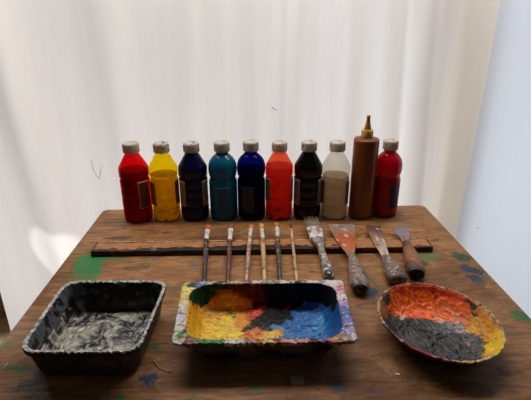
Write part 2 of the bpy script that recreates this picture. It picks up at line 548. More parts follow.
XL = ray(5.5, 313).x / ray(5.5, 313).y * 1.09     # left hem of the curtain
XR = cx_at(492, 60) + 0.018
CM = cloth_mat('white_cotton', (240, 238, 236), 0.62)
cyf = lambda x, z: curtain_y(x) - fold(x, z)
curtain = cloth_sheet('curtain', XL, XR, 0.012, 2.2, cyf, 360, 60, CM, None, (0, 1.12, 0.012))
tag(curtain, 'wide white cotton curtain with light shining through, hanging behind the row of bottles', 'curtain')
cloth_sheet('side_hem', cx_at(445), XR - 0.001, 0.014, 2.2, lambda x, z: cyf(x, z) + 0.004 + 0.045 * max(0.0, min(1.0, (XR - x) / 0.10)), 60, 50, cloth_mat('hem_cotton', (236, 226, 208), 0.6), curtain)

def thread(pts, r, parent, name='loose_thread', rgb=(70, 52, 44)):
    cs = []
    for px, py in pts:
        d = ray(px, py)
        t = 1.118
        for _ in range(12):
            p = d * t; p.z += CAMZ
            t += (cyf(p.x, p.z) - 0.0015 - p.y) / d.y
        p = d * t; p.z += CAMZ
        cs.append(p)
    cs, (rr,) = resample(cs, [[r] * len(cs)], 14)
    rr = [r * (0.5 + 0.5 * math.sin(PI * (0.15 + 0.8 * i / 13))) for i in range(14)]
    vs, fs = [], []
    for i, c in enumerate(cs):
        for k_ in range(6):
            a = 2 * PI * k_ / 6
            t_ = (cs[min(i + 1, 13)] - cs[max(i - 1, 0)]).normalized()
            s_ = t_.cross(Vector((0, 1, 0))).normalized()
            vs.append(c + s_ * (rr[i] * math.cos(a)) + Vector((0, 1, 0)) * (rr[i] * math.sin(a)))
    for i in range(13):
        for k_ in range(6):
            fs.append((i * 6 + k_, i * 6 + (k_ + 1) % 6, (i + 1) * 6 + (k_ + 1) % 6, (i + 1) * 6 + k_))
    mesh(name, vs, fs, plain('thread', rgb, 0.8, 0.2), parent)
thread([(91.3, 160), (93, 168), (96, 175), (99.6, 179.3)], 0.0005, curtain)
thread([(99.6, 179.3), (100.3, 172), (101.3, 166)], 0.0006, curtain)
thread([(271.8, 107), (274, 108.6), (277, 110.2)], 0.0009, curtain, rgb=(150, 96, 74))

# second sheet on the right, nearer to the camera
ed = ray(478, 120); ex0 = ed.x / ed.y
SY = 1.085
SX0 = ex0 * SY
def sheet_y(x, z):
    d = x - SX0
    return SY - 0.42 * d + 0.004 * math.exp(-((d - 0.10 + 0.05 * (z - 0.9)) / 0.06) ** 2) - 0.004 * math.exp(-((d - 0.015) / 0.02) ** 2) + 0.004 * noise.noise(Vector((x * 5, z * 2, 8)))
SM = cloth_mat('cool_white_cotton', (224, 229, 238), 0.6, 0.03)
sheet = cloth_sheet('curtain', SX0, SX0 + 0.62, 0.012, 2.2, sheet_y, 140, 50, SM, None, (SX0 + 0.3, SY - 0.1, 0.012))
tag(sheet, 'smooth bluish white curtain panel at the right side, beside the table edge', 'curtain')
def speck():
    d = ray(478, 228); t = 1.0
    for _ in range(15):
        p = d * t; p.z += CAMZ; t += (sheet_y(p.x, p.z) - 0.001 - p.y) / d.y
    p = d * t + Vector((0, 0, CAMZ))
    cs = [p + Vector((0.0016 * i, -0.0003, 0.0022 * i)) for i in (-1, 0, 1)]
    loft('speck', cs, [0.0006, 0.0012, 0.0005], [0.0004] * 3, plain('speck_dark', (60, 56, 60), 0.8), sheet, 8)
speck()

# ------------------------------------------------------------------ bottles
def shell_mat(name, rgb, alpha, rough=0.13, spots=None, spot_amt=0.0, dark=None):
    """translucent plastic: partly see-through tinted wall, partly glossy body"""
    k = NT(name)
    c = k.coord()
    col = lin(rgb)
    base = col
    cc = k.mix(0.0, base, base)
    if spots:
        n = k.noise(c, 120, 4, 0.6)
        z = k.n('SeparateXYZ'); k.l(c, z.inputs[0])
        zf = k.maprange(z.outputs[2], 0.0, 0.075, spot_amt, 0.0, False)
        m = k.maprange(k.math('ADD', n.outputs[0], zf), 0.66, 0.70, 0, 1)
        cc = k.mix(m, cc, lin(spots))
    else:
        m = None
    t = k.n('BsdfTransparent'); k.set(t.inputs[0], tuple(x ** 0.6 for x in col))
    g = k.bsdf(cc, rough, 0.5)
    tr = k.n('BsdfTranslucent'); k.l(cc, tr.inputs[0])
    body = k.mixsh(0.35, g, tr.outputs[0])
    fac = alpha
    if m is not None:
        fac = k.math('MULTIPLY', k.math('SUBTRACT', 1.0, m), alpha)
    return k.done(k.mixsh(fac, body, t.outputs[0]))

def liquid_mat(name, rgb, trans=0.5):
    k = NT(name)
    n = k.noise(k.mapping(k.coord(), sc=(1, 1, 0.4)), 30, 4)
    c = lin(rgb)
    col = k.ramp(n.outputs[0], [(0.3, tuple(x * 0.75 for x in c)), (0.7, c)])
    g = k.bsdf(col, 0.5, 0.3)
    t = k.n('BsdfTranslucent'); k.l(col, t.inputs[0])
    return k.done(k.mixsh(trans, g, t.outputs[0]))

def cap_mat(name, grime):
    grime += 0.02
    k = NT(name)
    c = k.coord()
    n = k.noise(c, 110, 4, 0.6)
    n2 = k.noise(k.mapping(c, loc=(4, 4, 4)), 40, 4)
    col = k.ramp(n2.outputs[0], [(0.3, lin((172, 160, 144))), (0.7, lin((222, 214, 202)))])
    col = k.mix(k.maprange(n.outputs[0], 0.66 - grime, 0.70 - grime, 0, 0.9), col, lin((48, 34, 26)))
    g = k.bsdf(col, 0.45, 0.4)
    t = k.n('BsdfTranslucent'); k.l(col, t.inputs[0])
    return k.done(k.mixsh(0.25, g, t.outputs[0]))

def label_mat(name, paper, ink, stripes=True):
    """printed label: small lines of print between blank margins"""
    k = NT(name)
    uv = k.n('UVMap').outputs[0]
    s = k.n('SeparateXYZ'); k.l(uv, s.inputs[0])
    col = k.mix(0.0, lin(paper), lin(paper))
    if stripes:
        row = k.math('FRACT', k.math('MULTIPLY', s.outputs[1], 14.0))
        n = k.noise(k.mapping(uv, sc=(9, 14, 1)), 2.2, 3, 0.6)
        line = k.math('MULTIPLY', k.maprange(row, 0.35, 0.45, 0, 1), k.maprange(n.outputs[0], 0.42, 0.5, 0, 1))
        mx = k.math('MULTIPLY', k.maprange(s.outputs[0], 0.08, 0.14, 0, 1), k.maprange(s.outputs[0], 0.86, 0.92, 1, 0))
        my = k.math('MULTIPLY', k.maprange(s.outputs[1], 0.04, 0.07, 0, 1), k.maprange(s.outputs[1], 0.93, 0.96, 1, 0))
        col = k.mix(k.math('MULTIPLY', k.math('MULTIPLY', line, mx), my), col, lin(ink))
    else:
        e = k.math('MINIMUM', k.math('MINIMUM', s.outputs[0], k.math('SUBTRACT', 1.0, s.outputs[0])), k.math('MULTIPLY', k.math('MINIMUM', s.outputs[1], k.math('SUBTRACT', 1.0, s.outputs[1])), 2.6))
        col = k.mix(k.maprange(e, 0.07, 0.10, 0, 1), lin(paper), lin(ink))
    return k.done(k.bsdf(col, 0.5, 0.3))

def curve_label(base, R, a0, a1, z0, z1, mat, parent, rfun):
    turn = math.degrees(math.atan2(-base[0], base[1])); a0 += turn; a1 += turn
    """sticker bent round the bottle; angles from the side facing the viewer, to the right"""
    na, nz = 18, 12
    vs, fs, uvs = [], [], []
    for j in range(nz + 1):
        for i in range(na + 1):
            a = math.radians(a0 + (a1 - a0) * i / na); z = z0 + (z1 - z0) * j / nz
            r = R + 0.0006
            vs.append(Vector(base) + Vector((r * math.sin(a), -r * math.cos(a), z)))
            uvs.append((i / na, j / nz))
    for j in range(nz):
        for i in range(na):
            q = j * (na + 1) + i
            fs.append((q, q + 1, q + na + 2, q + na + 1))
    o = mesh('label', vs, fs, mat, parent)
    ul = o.data.uv_layers.new(name='UVMap')
    for lp in o.data.loops: ul.data[lp.index].uv = uvs[lp.vertex_index]
    s = o.modifiers.new('thickness', 'SOLIDIFY'); s.thickness = 0.0004; s.offset = 1
    return o

CONE = [(0.0, 0.0), (0.80, 0.0), (0.92, 0.008), (0.97, 0.028), (0.985, 0.06), (1.0, 0.165), (0.93, 0.182), (1.0, 0.20),
        (0.99, 0.30), (0.94, 0.31), (0.99, 0.32), (0.99, 0.425), (0.94, 0.435), (0.99, 0.445), (1.0, 0.54), (0.915, 0.562), (1.0, 0.585),
        (1.0, 0.66), (0.995, 0.69), (0.955, 0.708), (0.50, 0.852), (0.455, 0.862), (0.43, 0.872), (0.43, 0.93), (0.0, 0.93)]
BULB = [(0.0, 0.0), (0.80, 0.0), (0.93, 0.010), (0.98, 0.03), (1.0, 0.09), (0.985, 0.10), (1.0, 0.11), (1.0, 0.20), (0.98, 0.21), (1.0, 0.22), (1.0, 0.31), (0.98, 0.32), (1.0, 0.33),
        (1.0, 0.42), (0.985, 0.43), (1.0, 0.44), (1.0, 0.49), (0.97, 0.515), (0.90, 0.535), (0.90, 0.55), (0.955, 0.575), (1.0, 0.62), (1.01, 0.66), (0.985, 0.71), (0.90, 0.76),
        (0.74, 0.80), (0.55, 0.832), (0.46, 0.845), (0.43, 0.86), (0.43, 0.93), (0.0, 0.93)]

def prof_r(prof, z):
    for (r0, z0), (r1, z1) in zip(prof[1:], prof[2:]):
        if z0 <= z <= z1 and z1 > z0: return r0 + (r1 - r0) * (z - z0) / (z1 - z0)
    return 0.0

def bottle(px, pyb, pyt, wpix, kind, label, shell, liquid, fill, labels, capgrime, group='poster paint bottles lined up along the back of the table'):
    p = at(px, pyb)
    R = wpx(wpix / 2, p)
    base = p + Vector((0, R * 0.85, 0)) * 1.0
    base.x *= base.y / p.y
    R = wpx(wpix / 2, base + Vector((0, 0, 0.1)))
    # height so that the back of the cap reaches pyt
    d = ray(px, pyt + 1.2); t = base.y / d.y
    H = (CAMZ + d.z * t) - TZ
    th = thing('paint_bottle', label, 'bottle', base, group)
    prof = CONE if kind == 'cone' else BULB
    body = [(r * R, z * H) for r, z in prof]
    lathe('bottle_body', base, body, shell, th, 56)
    if liquid:
        inner = []
        for r, z in prof[1:-2]:
            if z > fill: break
            inner.append((max(0.0005, r * R - 0.0022), max(z * H, 0.002)))
        inner.append((max(0.0005, prof_r(prof, fill) * R - 0.0022), fill * H))
        inner = [(0, 0.002)] + inner + [(0, fill * H)]
        lathe('liquid_paint', base, inner, liquid, th, 40)
    rc = 0.545 * R
    ribs = lambda a, z: 1 + (0.018 * math.cos(a * 36) if z < 0.985 * H else 0)
    lathe('cap', base, [(rc * 0.98, 0.884 * H), (rc, 0.892 * H), (rc, 0.978 * H), (rc * 0.96, 0.99 * H), (rc * 0.86, 0.996 * H), (rc * 0.78, 0.992 * H), (0, 0.993 * H)],
          cap_mat('cap_plastic', capgrime), th, 144, ribs)
    for (a0, a1, z0, z1, m) in labels:
        curve_label(base, R, a0, a1, z0 * H, z1 * H, m, th, None)
    return th

LB_RED = label_mat('label_dark_red', (168, 128, 96), (96, 24, 24), False)
LB_TAN = label_mat('label_tan', (168, 142, 112), (70, 44, 34))
LB_AMB = label_mat('label_amber', (186, 112, 40), (96, 40, 20))
LB_GRY = label_mat('label_grey', (150, 140, 128), (52, 44, 42))
LB_DRK = label_mat('label_dark', (46, 26, 40), (28, 40, 84))
LB_TEA = label_mat('label_teal', (24, 90, 112), (16, 64, 84))
LB_NVY = label_mat('label_navy', (30, 28, 40), (52, 52, 66))

S = shell_mat; Q = liquid_mat
bottle(140, 223.5, 141.3, 29, 'cone', 'scarlet paint bottle with cone shoulder, leftmost of the row next to the yellow bottle',
       S('red_shell', (240, 14, 30), 0.72), Q('red_paint', (150, 6, 16), 0.3), 0.665, [(8, 52, 0.20, 0.55, LB_RED)], 0.02)
bottle(168, 221.8, 141.3, 28, 'cone', 'yellow paint bottle with black paint spots near its base',
       S('yellow_shell', (252, 218, 14), 0.8, spots=(60, 36, 14), spot_amt=0.10), Q('yellow_paint', (255, 226, 40), 0.85), 0.6, [(-78, -40, 0.22, 0.54, LB_AMB), (42, 76, 0.22, 0.54, LB_AMB)], 0.08)
bottle(196.1, 221.3, 141.0, 28.5, 'cone', 'dark navy paint bottle with cone shoulder and two tan side labels',
       S('navy_shell', (14, 14, 62), 0.12), None, 0, [(-72, -36, 0.20, 0.54, LB_TAN), (34, 68, 0.20, 0.54, LB_TAN)], 0.07)
bottle(224.6, 220.8, 140.3, 28, 'bulb', 'teal blue paint bottle with round bulb shoulder',
       S('teal_shell', (20, 104, 130), 0.10), None, 0, [(-30, 30, 0.12, 0.46, LB_TEA)], 0.03)
bottle(251.8, 220.5, 139.6, 28, 'bulb', 'nearly black indigo paint bottle with round bulb shoulder and a blue gleam',
       S('indigo_shell', (18, 16, 110), 0.82), Q('indigo_paint', (10, 8, 22), 0.0), 0.66, [(-50, 10, 0.12, 0.46, LB_NVY)], 0.0)
bottle(278.6, 220.3, 140.2, 27.5, 'cone', 'fluorescent orange paint bottle with a half empty clear shoulder',
       S('orange_shell', (255, 120, 84), 0.72, spots=(60, 18, 40), spot_amt=0.16), Q('orange_paint', (255, 62, 24), 0.75), 0.70, [(-74, -40, 0.24, 0.56, LB_GRY), (56, 80, 0.24, 0.56, LB_GRY)], 0.03)
bottle(306.3, 220.0, 139.9, 28, 'cone', 'black paint bottle with cone shoulder and grey side labels',
       S('black_shell', (12, 11, 13), 0.05), None, 0, [(-72, -32, 0.20, 0.54, LB_GRY), (46, 74, 0.20, 0.54, LB_GRY)], 0.04)
bottle(332.8, 219.8, 139.9, 28, 'cone', 'milky white paint bottle with clear upper part showing the paint level',
       S('clear_shell', (232, 226, 216), 0.74), Q('white_paint', (240, 218, 186), 0.6), 0.57, [(-76, -44, 0.20, 0.52, label_mat('label_brown', (150, 126, 104), (84, 56, 44))), (48, 76, 0.20, 0.52, label_mat('label_brown', (150, 126, 104), (84, 56, 44)))], 0.03)
bottle(382.6, 217.8, 138.6, 26.5, 'bulb', 'crimson paint bottle with round bulb shoulder, at the right end of the row',
       S('crimson_shell', (196, 10, 36), 0.2), Q('crimson_paint', (150, 8, 28), 0.3), 0.5, [(22, 66, 0.14, 0.46, LB_DRK), (-82, -52, 0.14, 0.46, LB_DRK)], 0.03)

def squeeze_bottle():
    px, pyb = 359.5, 219.5
    p = at(px, pyb); R = wpx(12.1, p)
    base = p + Vector((0, R * 0.85, 0)); base.x *= base.y / p.y
    def hz(py):
        d = ray(px, py); return CAMZ + d.z * base.y / d.y - TZ
    zt, zs, zc0, zc1, tip = hz(138.2), hz(136.5), hz(135), hz(129.5), hz(115)
    th = thing('squeeze_bottle', 'tall golden brown squeeze bottle with a long pointed nozzle', 'bottle', base)
    k = NT('gold_bottle_plastic')
    n = k.noise(k.mapping(k.coord(), sc=(1, 1, 0.3)), 22, 4)
    col = k.ramp(n.outputs[0], [(0.3, lin((122, 64, 18))), (0.7, lin((148, 82, 26)))])
    g = k.bsdf(col, 0.3, 0.5)
    t = k.n('BsdfTranslucent'); k.l(col, t.inputs[0])
    gm = k.done(k.mixsh(0.3, g, t.outputs[0]))
    lathe('bottle_body', base, [(0, 0), (R * 0.9, 0), (R * 0.98, 0.003), (R, 0.008), (R, zt * 0.5), (R, zt - 0.006), (R * 0.985, zt - 0.002), (R * 0.93, zt), (R * 0.6, zt + 0.001), (R * 0.42, zs), (R * 0.42, zc0 + 0.004), (0, zc0 + 0.004)], gm, th, 56)
    yl = plain('collar_plastic', (206, 164, 84), 0.4, 0.2, 80)
    lathe('collar', base, [(R * 0.44, zs), (R * 0.46, zc0), (R * 0.46, zc1 - 0.003), (R * 0.42, zc1), (0, zc1)], yl, th, 96, lambda a, z: 1 + 0.02 * math.cos(a * 24))
    L = tip - zc1
    lathe('nozzle', base, [(R * 0.30, zc1 - 0.001), (R * 0.28, zc1 + L * 0.1), (R * 0.2, zc1 + L * 0.4), (R * 0.13, zc1 + L * 0.75), (R * 0.15, zc1 + L * 0.78), (R * 0.15, zc1 + L * 0.96), (R * 0.1, zc1 + L), (0, zc1 + L)],
          plain('nozzle_plastic', (176, 116, 44), 0.4, 0.35, 60), th, 28)
squeeze_bottle()

# ------------------------------------------------------------------ batten
def batten():
    th_ = 0.012
    A, B = at(95.0, 241.3, th_), at(428.5, 237.4, th_)
    A2, B2 = at(93.0, 251.6, th_), at(430.3, 246.7, th_)
    e = ((B - A) + (B2 - A2)).normalized(); f = Vector((-e.y, e.x, 0))
    c = (A + B + A2 + B2) / 4
    L = ((B - A).length + (B2 - A2).length) / 2; Wd = ((A - A2).dot(f) + (B - B2).dot(f)) / 2
    root = Vector((c.x, c.y, TZ))
    WOOD, RUST, BLK, GRY = lin((166, 112, 66)), lin((92, 40, 24)), lin((18, 14, 12)), lin((96, 88, 78))
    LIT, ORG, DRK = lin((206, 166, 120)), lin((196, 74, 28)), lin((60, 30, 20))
    blobs = [(at(px, py, th_), r * 0.0022, c_) for px, py, r, c_ in ((112, 249.5, 4, RUST), (126, 250, 3, RUST), (140, 248.5, 3, RUST), (151, 247, 2.6, GRY), (154, 249.6, 3, GRY), (133, 250, 1.3, BLK),
        (285, 244.5, 2.6, ORG), (335, 245, 3, RUST), (305, 246, 3, DRK), (420, 246, 4, RUST), (405, 246, 2.5, RUST), (215, 244.5, 1.6, RUST), (180, 247, 2, GRY), (268, 249.5, 1.3, lin((170, 160, 150))), (262, 250, 1.0, lin((170, 160, 150))))]
    def colour(p, x, v):
        n = fbm(Vector((x * 40, v * 5, 1)), 4); n2 = fbm(Vector((x * 14, v * 1.5, 6)), 3)
        c_ = tuple(k * (1 + 0.35 * fbm(Vector((x * 25, v * 22, 3)), 3)) for k in WOOD)
        mid = math.exp(-((x + 0.02) / 0.16) ** 2)
        vb = -0.26 + 0.20 * n2 + 0.05 * n + 0.22 * mid - (0.14 if x > 0.12 else 0.0)
        if v > 0.43 + 0.03 * n: c_ = LIT  # lit back edge painted as a bright line
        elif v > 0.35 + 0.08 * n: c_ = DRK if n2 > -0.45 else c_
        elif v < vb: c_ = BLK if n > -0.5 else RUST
        for b, r_, bc in blobs:
            q = Vector((p.x - b.x, (p.y - b.y) * 1.2, 0)).length + 0.004 * n
            if q < r_: c_ = bc
        if abs(x) > L / 2 - 0.003: c_ = DRK
        return c_
    nx, ny = 300, 26
    prof = [(-0.5, 0.0), (-0.5, 0.25), (-0.5, 0.5), (-0.5, 0.8), (-0.485, 0.97)] + [(-0.47 + 0.94 * i / ny, 1.0) for i in range(ny + 1)] + [(0.485, 0.97), (0.5, 0.8), (0.5, 0.0)]
    vs, fs, cols = [], [], []
    m = len(prof)
    for i in range(nx + 1):
        x = -L / 2 + L * i / nx
        for (v, zz) in prof:
            j = 0.0012 * fbm(Vector((x * 30, v * 2, zz * 3)), 2) * (1 if abs(v) > 0.46 else 0.3)
            p = root + e * x + f * (v * Wd + j) + Vector((0, 0, zz * th_ + (0.0005 * fbm(Vector((x * 50, v * 9, 2)), 2) - 0.0004 if zz > 0.9 else 0)))
            vs.append(p)
            cc = colour(p, x, v)
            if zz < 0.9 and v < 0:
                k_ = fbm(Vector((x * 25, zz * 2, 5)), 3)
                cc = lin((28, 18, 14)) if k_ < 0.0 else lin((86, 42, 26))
            cols.append(cc)
    for i in range(nx):
        for j in range(m - 1):
            fs.append((i * m + j, i * m + j + 1, (i + 1) * m + j + 1, (i + 1) * m + j))
        fs.append((i * m, (i + 1) * m, (i + 1) * m + m - 1, i * m + m - 1))
    for i in (0, nx): fs.append(tuple(i * m + j for j in range(m)))
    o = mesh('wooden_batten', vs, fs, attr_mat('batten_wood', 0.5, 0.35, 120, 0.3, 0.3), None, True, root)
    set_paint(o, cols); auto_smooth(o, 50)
    tag(o, 'long flat wooden batten with dark paint along its front edge, lying across the table', 'wood strip')
    return root, e, f, L, Wd, th_
BT = batten()
def batten_front(x):
    r, e, f, L, Wd, t = BT
    return r.y + e.y / e.x * (x - r.x) - Wd / 2

# ------------------------------------------------------------------ brushes
def bristle_bundle(name, c0, c1, w0, w1, t0, t1, mat, parent, n=46, ragged=0.12, dome=0.10, core=0.88):
    """many tapered hairs in one part"""
    vs, fs = [], []
    ax = (c1 - c0); L = ax.length; t = ax.normalized()
    side = t.cross(Vector((0, 0, 1))).normalized(); up = side.cross(t)
    # solid core
    cs = [c0 + ax * k for k in (0, 0.4 * core, 0.8 * core, core)]
    v, f = loft_data(cs, [w0 * 0.96, w0 + (w1 - w0) * 0.4, (w0 + w1) / 2 * 0.97, w1 * 0.75], [t0 * 0.95, t0, (t0 + t1) / 2, t1 * 0.6], 14)
    vs += v; fs += f
    for i in range(n):
        a = random.uniform(0, 2 * PI); r = math.sqrt(random.random())
        x, y = r * math.cos(a), r * math.sin(a)
        ln = 1 - ragged * random.random() - dome * r * r
        b = c0 + side * x * w0 + up * y * t0
        e = c0 + ax * ln + side * (x * w1 + random.gauss(0, 0.03) * w1) + up * y * t1
        mid = (b + e) / 2 + side * x * w0 * 0.08
        rr = min(0.0006, max(0.00035, w0 * 0.06))
        v, f = loft_data([b, mid, e], [rr, rr, rr * 0.4], [rr, rr, rr * 0.4], 5)
        k = len(vs); vs += v; fs += [tuple(q + k for q in g) for g in f]
    return mesh(name, vs, fs, mat, parent)

def brush_point(px, py, zc):
    """place on the leaning stick whose height is given by zc(distance)"""
    z = 0.01
    for _ in range(12):
        p = at(px, py, z); z = zc(p)
    return at(px, py, z)

def round_brush(pts, ws, mats, label, flat=0.45, tilt=0.0):
    """pts: tip, ferrule top, ferrule end, handle end in photo px; ws: widths px"""
    end = at(*pts[3], 0.0035)
    xb = at(pts[2][0], 250, 0.012).x
    yb = batten_front(xb); r = 0.0048
    zc = lambda p: 0.0035 + (0.012 + r - 0.0035) * (p.y - end.y) / (yb - end.y)
    tip, f0, f1 = (brush_point(*q, zc) for q in pts[:3])
    base = Vector((end.x, end.y, TZ))
    th = thing('paintbrush', label, 'paintbrush', base, 'school paintbrushes laid side by side over the batten')
    hw = [wpx(x / 2, f1) for x in ws]        # bristle, ferrule, handle
    d = f1 - end
    k = [0, 0.04, 0.3, 0.62, 0.88, 1.0]
    hs = [hw[2] * 0.55, hw[2] * 0.72, hw[2] * 0.85, hw[2] * 1.05, hw[2] * 1.0, hw[2] * 0.92]
    hs = [min(h, 0.0052) for h in hs]
    cs = [end + d * q for q in k]
    cs, (hh,) = resample(cs, [hs], 22)
    loft('handle', cs, hh, [min(h, 0.0046) for h in hh], mats[0], th, 14)
    fe = f1 - (f1 - f0) * 0.04
    cs = [f1 - (f0 - f1) * 0.06] + [f1 + (f0 - f1) * q for q in (0.05, 0.3, 0.34, 0.4, 0.75, 1.0)]
    w2 = hw[1]; w1 = hs[-1]
    fw = [w1 * 1.02, w1 * 1.06, w1 * 1.08, w1 * 1.2, w1 * 1.1, (w1 + w2) / 2 * 1.05, w2]
    ft = [w1 * 1.02, w1 * 1.06, w1 * 1.08, w1 * 1.2, w1 * 1.05, w1 * 0.8, w2 * flat]
    loft('ferrule', cs, fw, ft, mats[1], th, 18)
    bristle_bundle('bristles', f0 - (f0 - f1) * 0.0, tip, w2 * 0.96, hw[0], w2 * flat * 0.95, hw[0] * flat * 0.8, mats[2], th)
    return th

H_DARK = speckled('handle_dark', (62, 48, 42), [(150, 140, 128), (120, 40, 30), (30, 26, 24)], 0.5, 130, 0.6)
H_RUST = speckled('handle_rust', (96, 58, 44), [(180, 168, 160), (70, 30, 24), (140, 60, 40)], 0.5, 130, 0.7)
H_PINK = speckled('handle_pale_pink', (196, 164, 138), [(224, 208, 196), (150, 90, 70)], 0.55, 100, 0.4, (130, 84, 60))
H_PALE = speckled('handle_pale_wood', (206, 172, 122), [(120, 84, 60), (60, 44, 36)], 0.55, 80, 0.3, (150, 106, 66))
H_OLIV = speckled('handle_olive', (78, 64, 50), [(160, 150, 60), (150, 140, 130), (100, 40, 36)], 0.5, 120, 0.6)
FER = speckled('ferrule_white_paint', (226, 220, 214), [(150, 170, 168), (190, 186, 180)], 0.4, 90, 0.4, (150, 140, 132))
B_RED = plain('bristle_red_brown', (170, 72, 28), 0.6, 0.35, 120)
B_RUS = plain('bristle_dark_red', (140, 58, 26), 0.6, 0.35, 120)
B_ORG = plain('bristle_orange', (190, 112, 54), 0.6, 0.3, 120)
B_PAL = plain('bristle_pale_orange', (206, 140, 76), 0.6, 0.3, 120)
B_TAN = plain('bristle_brown', (176, 104, 52), 0.6, 0.4, 120)

round_brush([(208, 224.6), (207.6, 230.2), (206.3, 239.5), (204.0, 284)], (8.4, 6.2, 4.6), (H_DARK, FER, B_RED), 'paintbrush with dark speckled handle and wide red brown tip, leftmost of the brushes')
round_brush([(230.8, 223.4), (230.7, 229.0), (229.8, 240), (227.8, 284)], (6.8, 6.0, 4.6), (H_RUST, FER, B_RUS), 'paintbrush with rust and white speckled handle and square dark red tip')
round_brush([(251.6, 224.4), (251.0, 228.6), (250.0, 236), (246.0, 284)], (5.2, 4.2, 4.0), (H_PINK, FER, B_ORG), 'pale pinkish handled paintbrush with short orange tip, leaning to the lower left')
round_brush([(261.0, 223.0), (261.7, 229.0), (262.6, 238), (264.6, 284)], (4.8, 4.0, 4.4), (H_PALE, FER, B_PAL), 'pale wooden paintbrush with a dark smudge mid handle and light orange tip')
round_brush([(276.4, 221.8), (277.2, 227.5), (277.4, 236.5), (280.2, 284)], (5.2, 4.2, 4.6), (H_OLIV, FER, B_TAN), 'paintbrush with dark olive speckled handle and brown tip, beside the thin bare stick')

def thin_stick():
    end = at(297.2, 284, 0.0022)
    yb = batten_front(at(293, 250, 0.012).x)
    zc = lambda p: 0.0022 + (0.012 + 0.0028 - 0.0022) * (p.y - end.y) / (yb - end.y)
    tip = brush_point(290.6, 223.8, zc); n1 = brush_point(291.2, 228.5, zc)
    th = thing('wooden_stick', 'thin bare wooden stick with a dark tip at the right of the paintbrushes', 'stick', (end.x, end.y, TZ))
    d = n1 - end
    loft('shaft', [end + d * q for q in (0, 0.02, 0.4, 0.8, 1)], [0.0024, 0.003, 0.0031, 0.0029, 0.0024], [0.0020, 0.0022, 0.0022, 0.0022, 0.002], H_PALE, th, 12)
    d = tip - n1
    loft('dark_tip', [n1 + d * q for q in (-0.05, 0.4, 0.8, 1)], [0.00245, 0.0025, 0.0022, 0.0008], [0.00205, 0.002, 0.0016, 0.0006], plain('dried_tip', (58, 42, 36), 0.6), th, 12)
thin_stick()

def flat_brush():
    r = 0.005
    def P(px, py, z): return at(px, py, z)
    th = thing('flat_paintbrush', 'wide flat house painting brush with grey bristles and a hole in its paint spotted handle', 'paintbrush', (at(328, 275).x, at(328, 275).y, TZ))
    MT = speckled('flat_handle_paint', (150, 140, 128), [(210, 206, 200), (120, 60, 50), (70, 84, 96)], 0.55, 90, 0.6, (60, 46, 38))
    pts = [(329.2, 278, 0.0062, 9), (328.4, 274, 0.0065, 12), (326.5, 266, 0.009, 10.5), (323.8, 258, 0.013, 8.0), (321.5, 250, 0.0175, 7.0), (319.8, 244.5, 0.020, 8.5), (318.4, 240.5, 0.0205, 13), (317.7, 238.5, 0.021, 14.5)]
    cs = [P(*q[:3]) for q in pts]; hw = [wpx(q[3] / 2, c) for q, c in zip(pts, cs)]; ht = [0.005, 0.0055, 0.006, 0.006, 0.006, 0.006, 0.006, 0.006]
    cs, (hw, ht) = resample(cs, [hw, ht], 34)
    h = loft('handle', cs, hw, ht, MT, th, 20, jitter=0.04)
    # hanging hole: a dark lined eyelet near the end of the handle
    c = P(328.3, 272.6, 0.0122)
    vs, fs = [], []
    n = 24; r0, r1 = wpx(3.0, c), wpx(4.0, c)
    for i in range(n):
        a = 2 * PI * i / n
        for rr, dz in ((r1, -0.001), (r1, 0.0006), (r0, 0.0008), (r0 * 0.8, -0.0008)):
            vs.append(c + Vector((rr * math.cos(a), rr * math.sin(a) * 1.15, dz)))
    for i in range(n):
        j = (i + 1) % n
        for k in range(3): fs.append((i * 4 + k, j * 4 + k, j * 4 + k + 1, i * 4 + k + 1))
    fs.append(tuple(i * 4 + 3 for i in range(n)))
    mesh('hanging_hole', vs, fs, plain('hole_dark', (26, 18, 14), 0.8), th)
    f1, f0 = P(317.9, 239.2, 0.021), P(314.2, 228.3, 0.0215)
    d = f0 - f1
    loft('ferrule', [f1 + d * q for q in (0, 0.06, 0.5, 0.94, 1)], [wpx(x / 2, f1) for x in (15, 15.8, 16.6, 17.4, 17)], [0.0068, 0.0074, 0.0074, 0.0072, 0.0066],
         speckled('flat_ferrule', (214, 208, 200), [(150, 80, 60), (90, 60, 50), (236, 232, 226)], 0.4, 70, 0.6, (110, 74, 60)), th, 20)
    tip = P(310.6, 216.8, 0.019)
    bristle_bundle('bristles', f0, tip, wpx(8.2, f0), wpx(7.2, f0), 0.006, 0.0035, plain('bristle_grey', (116, 100, 78), 0.7, 0.45, 200), th, 170, 0.35, 0.0, 0.6)
flat_brush()

